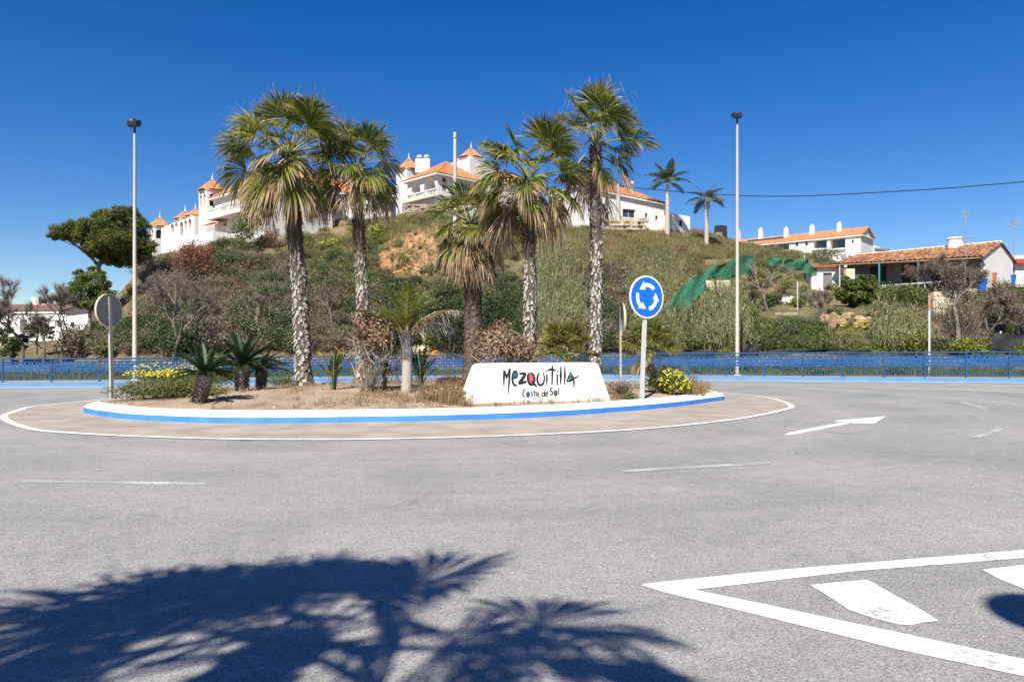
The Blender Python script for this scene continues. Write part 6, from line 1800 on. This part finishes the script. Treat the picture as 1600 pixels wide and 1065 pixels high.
bt(1545, 560, 440, "dense brown leafless bushy tree at the right behind the railing", 17, d=43, spread=.65, ntw=12, leaf='leaf_grey', nleaf=1800, lsize=.12, depth=6, L0=.17)
bt(1470, 470, 392, "wispy leafless tree standing before the right half of the cottage", 18, d=54, spread=.6, ntw=14, depth=6, leaf='leaf_grey', nleaf=2600, lsize=.11, L0=.16)
bt(1290, 505, 445, "dark twiggy bare shrub below the small white shed", 19, spread=.6, ntw=10, L0=.15)
bt(1122, 500, 430, "thin bare sapling left of the right street lamp", 20, spread=.35, ntw=2, depth=3, twig='twig_pale')
bt(395, 530, 450, "grey leafless bush-like tree behind the cycads", 21, d=46, spread=.65, ntw=9, L0=.16)
bt(525, 545, 440, "grey-brown leafless tree between the two left palm trunks", 22, d=46, spread=.6, ntw=9, L0=.18, leaf='leaf_rust', nleaf=300, lsize=.13)
bt(245, 500, 430, "brown leafless thicket tree under the bougainvillea", 23, d=52, spread=.65, ntw=10, L0=.15)
def hb(px, py, wpx, hpx, leaf, label, seed, n=900, size=.17, **k):
    b = hit(px, py); s_ = b[1] / F
    return bush(k.pop('name', "bush"), (b[0], b[1], b[2] - .15), (wpx * s_ / 2, wpx * s_ / 2.3, hpx * s_), leaf, label, k.pop('cat', "bush"), seed, n, size, **k)
hb(298, 446, 104, 72, 'leaf_rust', "big bougainvillea with a patch of crimson flowers below the villa turrets", 31, 4600, .17, name="bougainvillea", nt=160, flowers='leaf_red', nf=0)
b = hit(312, 432); mbv = MB(); rngv = np.random.default_rng(9); c, nn = clumps(rngv, 900, (1.6, 1.2, 2.0), 5); leafquads(mbv, c, nn + np.array([0, -1, 0]), .16, rngv, 0, .8)
bo = [o for o in bpy.data.objects if o.name.startswith("bougainvillea")][0]
o = mbv.build("flowers", M['leaf_red'], bo); o.location = (b[0] - bo.location[0], b[1] - bo.location[1] - 1.4, b[2] - bo.location[2] + .7)
hb(385, 395, 58, 78, 'leaf_mid', "tall dark green bush against the right end of the left villa", 32, 2600, .19, nt=40)
hb(362, 420, 60, 40, 'leaf_dark', "dark green bush below the villa balcony", 33, 1500, .18)
hb(420, 388, 50, 40, 'leaf_rust', "rust-tinged creeper bush left of the tallest palm trunk", 34, 1300, .17, nt=120)
hb(262, 560, 70, 60, 'leaf_dark', "dark green rounded bush behind the left street lamp", 35, 1700, .15)
hb(300, 545, 60, 40, 'leaf_lime', "yellow-green shrub at the foot of the leafless forked tree", 36, 1100, .15)
hb(120, 562, 76, 62, 'leaf_grey', "grey-green spiky shrub left of the left street lamp", 37, 1900, .17, nt=160)
hb(165, 560, 60, 44, 'leaf_olive', "olive green shrub behind the round grey sign", 38, 1400, .15)
hb(205, 470, 22, 32, 'leaf_lime', "pale yucca-like plant between the pine and the left street lamp", 39, 420, .3, asp=.16, nt=0, name="yucca", cat="plant")
hb(675, 548, 26, 40, 'leaf_lime', "narrow bright yellow-green shrub right of the young feather palm", 40, 800, .13, nt=10)
hb(610, 560, 90, 90, 'leaf_dark', "dark green thicket behind the young feather palm", 41, 2600, .16)
hb(706, 560, 84, 125, 'leaf_dark_shade', "tall shaded thicket behind the short fan palm", 42, 3000, .16)
hb(765, 555, 90, 130, 'leaf_dark_shade', "dark shaded thicket behind the dried rusty shrub", 43, 3000, .16)
hb(1245, 482, 30, 24, 'leaf_lime', "round clipped golden bush in the garden", 44, 1500, .10, lobes=14, nt=0)
hb(1212, 478, 40, 22, 'leaf_mid', "green garden shrub left of the round golden bush", 45, 900, .15)
hb(1082, 424, 46, 20, 'leaf_mid', "dense green shrub on the slope just above the netting", 46, 1200, .15)
hb(1225, 425, 90, 34, 'leaf_olive', "wide olive-grey shrub between the two right-hand nets", 47, 2200, .16, nt=120)
hb(1290, 410, 70, 26, 'leaf_olive', "olive shrub hiding the lower end of the long terrace house", 48, 1500, .2)
hb(1408, 486, 84, 62, 'leaf_mid', "leafy green hedge in front of the cottage terrace", 49, 4200, .14, nt=80)
hb(1430, 560, 60, 60, 'leaf_lime', "mottled green bush beside the thin white post", 50, 1500, .14)
hb(1510, 560, 70, 46, 'leaf_lime', "fresh green creeper over the low fence at the right", 51, 1600, .15)
hb(1575, 470, 70, 44, 'leaf_mid', "green bush under the red-edged house at the right edge", 52, 1500, .16)
hb(1345, 515, 30, 18, 'leaf_lime', "yellow-flowered plant spilling over the boulders", 53, 700, .13, flowers='flower', nf=160, fs=.12)
hb(1040, 535, 40, 60, 'leaf_lime', "bright green shrub under the swooping netting", 54, 1300, .14)
hb(520, 388, 40, 22, 'leaf_lime', "yellow-flowered shrub on the crest between the two left palms", 55, 800, .16, flowers='flower', nf=140, fs=.12)
hb(590, 372, 30, 26, 'leaf_mid', "yellow-tinged gorse bush left of the ochre slope", 56, 700, .16, flowers='flower', nf=120, fs=.12)
hb(1600, 560, 50, 30, 'leaf_lime', "bright bush at the right edge behind the railing", 57, 700, .14)
# agave clump and far feather palms
def agave(px, py, rpx, label, seed):
    b = hit(px, py); R_ = rpx * b[1] / F; rng = np.random.default_rng(seed); t = thing("agave", b, label, "agave"); mb = MB()
    for k in range(34):
        a = k * 2.4; e = rng.uniform(.15, 1.35); dr = np.array([cos(a) * cos(e), sin(a) * cos(e), sin(e)]); sd = np.array([-sin(a), cos(a), 0]) * R_ * .09
        mb.add([-sd * .6, sd * .6, dr * R_ * .5 + sd, dr * R_, dr * R_ * .5 - sd], [(0, 1, 2, 3, 4)])
    mb.build("leaves", M['agave'], t)
hb(660, 345, 60, 16, 'leaf_olive', 'low olive scrub along the foot of the rubble terrace wall', 61, 1100, .16, nt=60)
hb(706, 350, 50, 22, 'leaf_mid', 'green scrub around the foot of the telegraph pole', 62, 1000, .16, nt=40)
hb(246, 425, 46, 40, 'leaf_olive', 'olive bush at the left foot of the villa turrets', 63, 1300, .16, nt=60)
hb(1500, 545, 120, 120, 'leaf_grey', 'dense brown twiggy thicket around the foot of the tamarisk', 64, 2600, .11, nt=900, tw=.012)
hb(1560, 520, 90, 70, 'leaf_olive', 'olive brown thicket between the tamarisk and the dark mesh windbreak', 65, 2200, .12, nt=400, tw=.012)
hb(1465, 478, 80, 48, 'leaf_olive', 'tangled olive bush below the right half of the cottage porch', 66, 2400, .13, nt=300, tw=.012)
hb(1300, 500, 44, 30, 'leaf_mid', 'small green bush left of the ochre boulders', 67, 1100, .13)
agave(500, 415, 15, "grey-green agave on the rocky slope right of the tallest palm", 1)
agave(845, 405, 16, "pale agave on the slope behind the shaggy palm", 2)
PF = {}
rp2 = np.random.default_rng(23)
for cls, e, bend in (('up', 1.3, .8), ('high', .9, 1.3), ('mid', .45, 1.4), ('low', 0.0, 1.0)):
    PF[cls] = [feather(rp2, e + rp2.normal() * .08, 2.3, bend, 30, .55, .035, .25, .6, .5, .03, .15).mesh("feather_frond", M['pinn_far']) for _ in range(3)]
for px, pyb, pyc, d_, sc_, spec, lab, seed in ((1043, 350, 285, 88, 1.3, [('up', 5), ('high', 8), ('mid', 3), ('low', 2)], "windblown feather palm standing by the low white house", 1), (1104, 366, 312, 92, 1.25, [('up', 2), ('high', 4), ('mid', 5), ('low', 4)], "feather palm with drooping fronds alone on the hill's right crest", 2), (966, 350, 290, 84, .5, [('up', 2), ('mid', 2)], "slender trunk of a palm in front of the low white house", 3)):
    b = (X(px, d_), d_, float(hz(X(px, d_), d_))); H = Z(pyc, d_) - b[2]
    mb = MB(); zs = np.linspace(-.4, H * .8, 12); mb.tube([(0, 0, q) for q in zs], np.linspace(.30, .23, 12), 10, 0); mb.tube([(0, 0, H * .8), (0, 0, H * .9), (0, 0, H + .2)], [.2, .22, .12], 10, 0)
    feather_plant("feather_palm", b, lab, "palm tree", seed, mb, (0, 0, H), PF, spec, 'bark_date', sc_)
# black tarpaulin-covered tank on the crest
b = hit(1126, 372); tt = thing("crate_stack", (b[0], b[1], b[2] - .2), "dark boxy stack under netting on the crest right of the feather palms", "crate")
mb = MB(); mb.box((0, 0, 1.0), (1.5, 1.2, 2.0), .3, 0, .92); mb.build("cover", M['blacknet'], tt); mb = MB(); mb.box((-.5, -.8, .45), (.9, .7, .9), .6, 0, .8); mb.build("lower_box", M['wood'], tt)

# ------------------------------------------------------------------ uncountable cover of the slopes
rng = np.random.default_rng(1234)
KEEP = [(1028, 1100, 428, 548), (1090, 1178, 404, 478), (1190, 1275, 404, 462), (1290, 1366, 474, 548), (1180, 1300, 455, 512), (1440, 1500, 455, 530), (480, 545, 340, 372), (1262, 1330, 415, 490), (1330, 1500, 440, 480)]
def zone(n, f, s0_=1.0, avoid=True):
    o = []
    tries = 0
    while len(o) < n and tries < n * 12:
        tries += 1
        px, py = f()
        if avoid and ((px - 645) / 58) ** 2 + ((py - 396 - (px - 645) * -.25) / 42) ** 2 < 1 and rng.random() < .86: continue
        if any(x0 < px < x1 and y0_ < py < y1_ and rng.random() < .9 for x0, x1, y0_, y1_ in KEEP): continue
        b = hit(px, py)
        if b[1] > 150 or b[1] < 40: continue
        o.append((*b, s0_))
    return o
U = lambda a, b: rng.uniform(a, b)
def box_(x0, x1, y0, y1): return lambda: (U(x0, x1), U(y0, y1))
p_grey = [bush_mb(rng, (.9, .9, 1.0), 240, .10, 8, 190, .45, .011) for _ in range(5)]
p_dark = [bush_mb(rng, (.9, .9, 1.0), 560, .115, 9, 24) for _ in range(5)]
p_mid = [bush_mb(rng, (.8, .8, .75), 460, .105, 9, 20) for _ in range(5)]
p_low = [bush_mb(rng, (.7, .7, .4), 300, .09, 7, 10) for _ in range(5)]
SC_ = "uncounted scrub covering the hillside"
scatter("hillside_scrub", zone(300, box_(215, 480, 405, 552), 1.25) + zone(110, box_(880, 1015, 425, 552), 1.3) + zone(120, box_(470, 600, 440, 550)) + zone(40, box_(105, 215, 525, 556)) + zone(90, box_(1440, 1640, 470, 552)) + zone(60, box_(215, 480, 395, 440)), p_grey, [M['leaf_grey'], M['twig']], "grey-brown dry scrub covering the left hillside", "scrub", rng)
scatter("hillside_scrub", zone(60, box_(215, 470, 490, 555)) + zone(40, box_(300, 480, 380, 440)) + zone(170, box_(560, 830, 445, 555)) + zone(70, box_(850, 1060, 430, 552)) + zone(90, box_(1060, 1600, 470, 552)) + zone(60, box_(470, 620, 400, 540)) + zone(24, box_(105, 215, 515, 556)), p_dark, [M['leaf_dark'], M['twig']], "dark green scrub filling the lower hillside behind the palms", "scrub", rng)
scatter("hillside_scrub", zone(120, box_(470, 640, 345, 470)) + zone(60, box_(660, 830, 345, 470)) + zone(70, box_(330, 470, 400, 520)) + zone(330, box_(1050, 1600, 455, 550)) + zone(40, box_(1160, 1320, 405, 470)), p_mid, [M['leaf_mid'], M['twig']], "mid green bushes and weeds dotted over the slopes and gardens", "scrub", rng)
scatter("hillside_scrub", zone(110, box_(470, 640, 340, 480)) + zone(40, box_(640, 830, 338, 420)) + zone(200, box_(1050, 1600, 460, 552)) + zone(170, box_(290, 470, 400, 545)), p_low, [M['leaf_lime'], M['twig']], "low yellow-green weeds between the darker scrub", "scrub", rng)
scatter("hillside_scrub", zone(110, box_(470, 640, 350, 470)) + zone(80, box_(640, 860, 345, 520)) + zone(160, box_(860, 1080, 400, 545)) + zone(120, box_(1060, 1300, 400, 520)) + zone(60, box_(1130, 1330, 385, 420)), p_mid, [M['leaf_olive'], M['twig']], "olive-grey bushes scattered over the middle and right slopes", "scrub", rng)
p_big = [bush_mb(rng, (1.3, 1.2, 1.25), 1200, .12, 13, 20) for _ in range(4)]
scatter("hillside_scrub", zone(34, box_(390, 480, 450, 550)) + zone(34, box_(215, 330, 490, 556)) + zone(30, box_(560, 830, 470, 550)) + zone(26, box_(860, 1000, 440, 550)) + zone(14, box_(330, 420, 385, 440)), p_big, [M['leaf_dark'], M['twig']], "larger rounded dark green bushes on the lower hillside", "scrub", rng, .8, 1.35)
scatter("hillside_scrub", zone(60, box_(300, 470, 410, 480)) + zone(30, box_(560, 600, 420, 520)) + zone(60, box_(900, 1130, 350, 470)), p_mid, [M['leaf_rust'], M['twig']], "rust brown low bushes between the greener scrub", "scrub", rng)
p_fl = [bush_mb(rng, (.5, .5, .4), 110, .12, 5, 0, .9) for _ in range(3)]
scatter("gorse_flowers", zone(36, box_(480, 620, 350, 470)) + zone(14, box_(340, 470, 430, 520)) + zone(24, box_(930, 1120, 352, 385)) + zone(22, box_(1180, 1420, 470, 540)), p_fl, [M['flower'], M['twig']], "patches of yellow flowers on the hillside", "flowers", rng, .5, 1.1)
p_gh = [grass_mb(rng, 120, .75, .62, .012, .4) for _ in range(5)]
scatter("hill_grass", zone(1150, box_(870, 1180, 342, 425)) + zone(300, box_(1060, 1320, 370, 440)) + zone(260, box_(440, 700, 340, 400)), p_gh, [M['grass_hill']], "brownish tall grass on the right crest of the hill", "grass", rng)
scatter("hill_grass", zone(420, box_(930, 1150, 345, 402)) + zone(120, box_(1060, 1200, 380, 430)), p_gh, [M["grass_dry"]], "straw brown dry grass over the upper right slope", "grass", rng, .6, 1.0)
scatter("garden_grass", zone(760, box_(1040, 1620, 440, 556)), p_gh, [M['grass_green']], "fresh green grass of the garden slopes", "grass", rng, .35, .7)
p_rd = [reed_mb(rng, 24, .9, 2.1) for _ in range(5)]
scatter("reed_bed", zone(130, box_(840, 910, 410, 552)) + zone(110, box_(1000, 1060, 420, 552)) + zone(40, box_(1060, 1160, 480, 556)) + zone(22, box_(1300, 1460, 510, 556)) + zone(16, box_(1050, 1150, 440, 480)), p_rd, [M['reed']], "pale reeds and canes on the slope behind the roundabout sign", "reeds", rng, .7, 1.15)
pts = []
for k in range(1500):
    s_ = U(s0, s1); p = rp_(s_); q = offset(KERB, 0, False)
    o_ = U(1.7, 6.5); c_ = rp_(s_ + .2) - p; c_ /= np.linalg.norm(c_); x, y = p + np.array([-c_[1], c_[0]]) * o_
    pts.append((x, y, max(.12, float(hz(x, y))), U(.35, .8)))
scatter("verge_grass", pts, p_gh, [M['grass_green']], "rough green grass behind the blue railing", "grass", rng, .6, 1.0)
pts = []
for k in range(420):
    s_ = U(s0, s1); p = rp_(s_); o_ = U(2.2, 7.5); c_ = rp_(s_ + .2) - p; c_ /= np.linalg.norm(c_); x, y = p + np.array([-c_[1], c_[0]]) * o_
    pts.append((x, y, max(.12, float(hz(x, y))), U(.5, 1.1)))
scatter("verge_scrub", pts, p_mid, [M['leaf_mid'], M['twig']], "green weeds and bushes in the strip behind the blue railing", "scrub", rng, .6, 1.1)
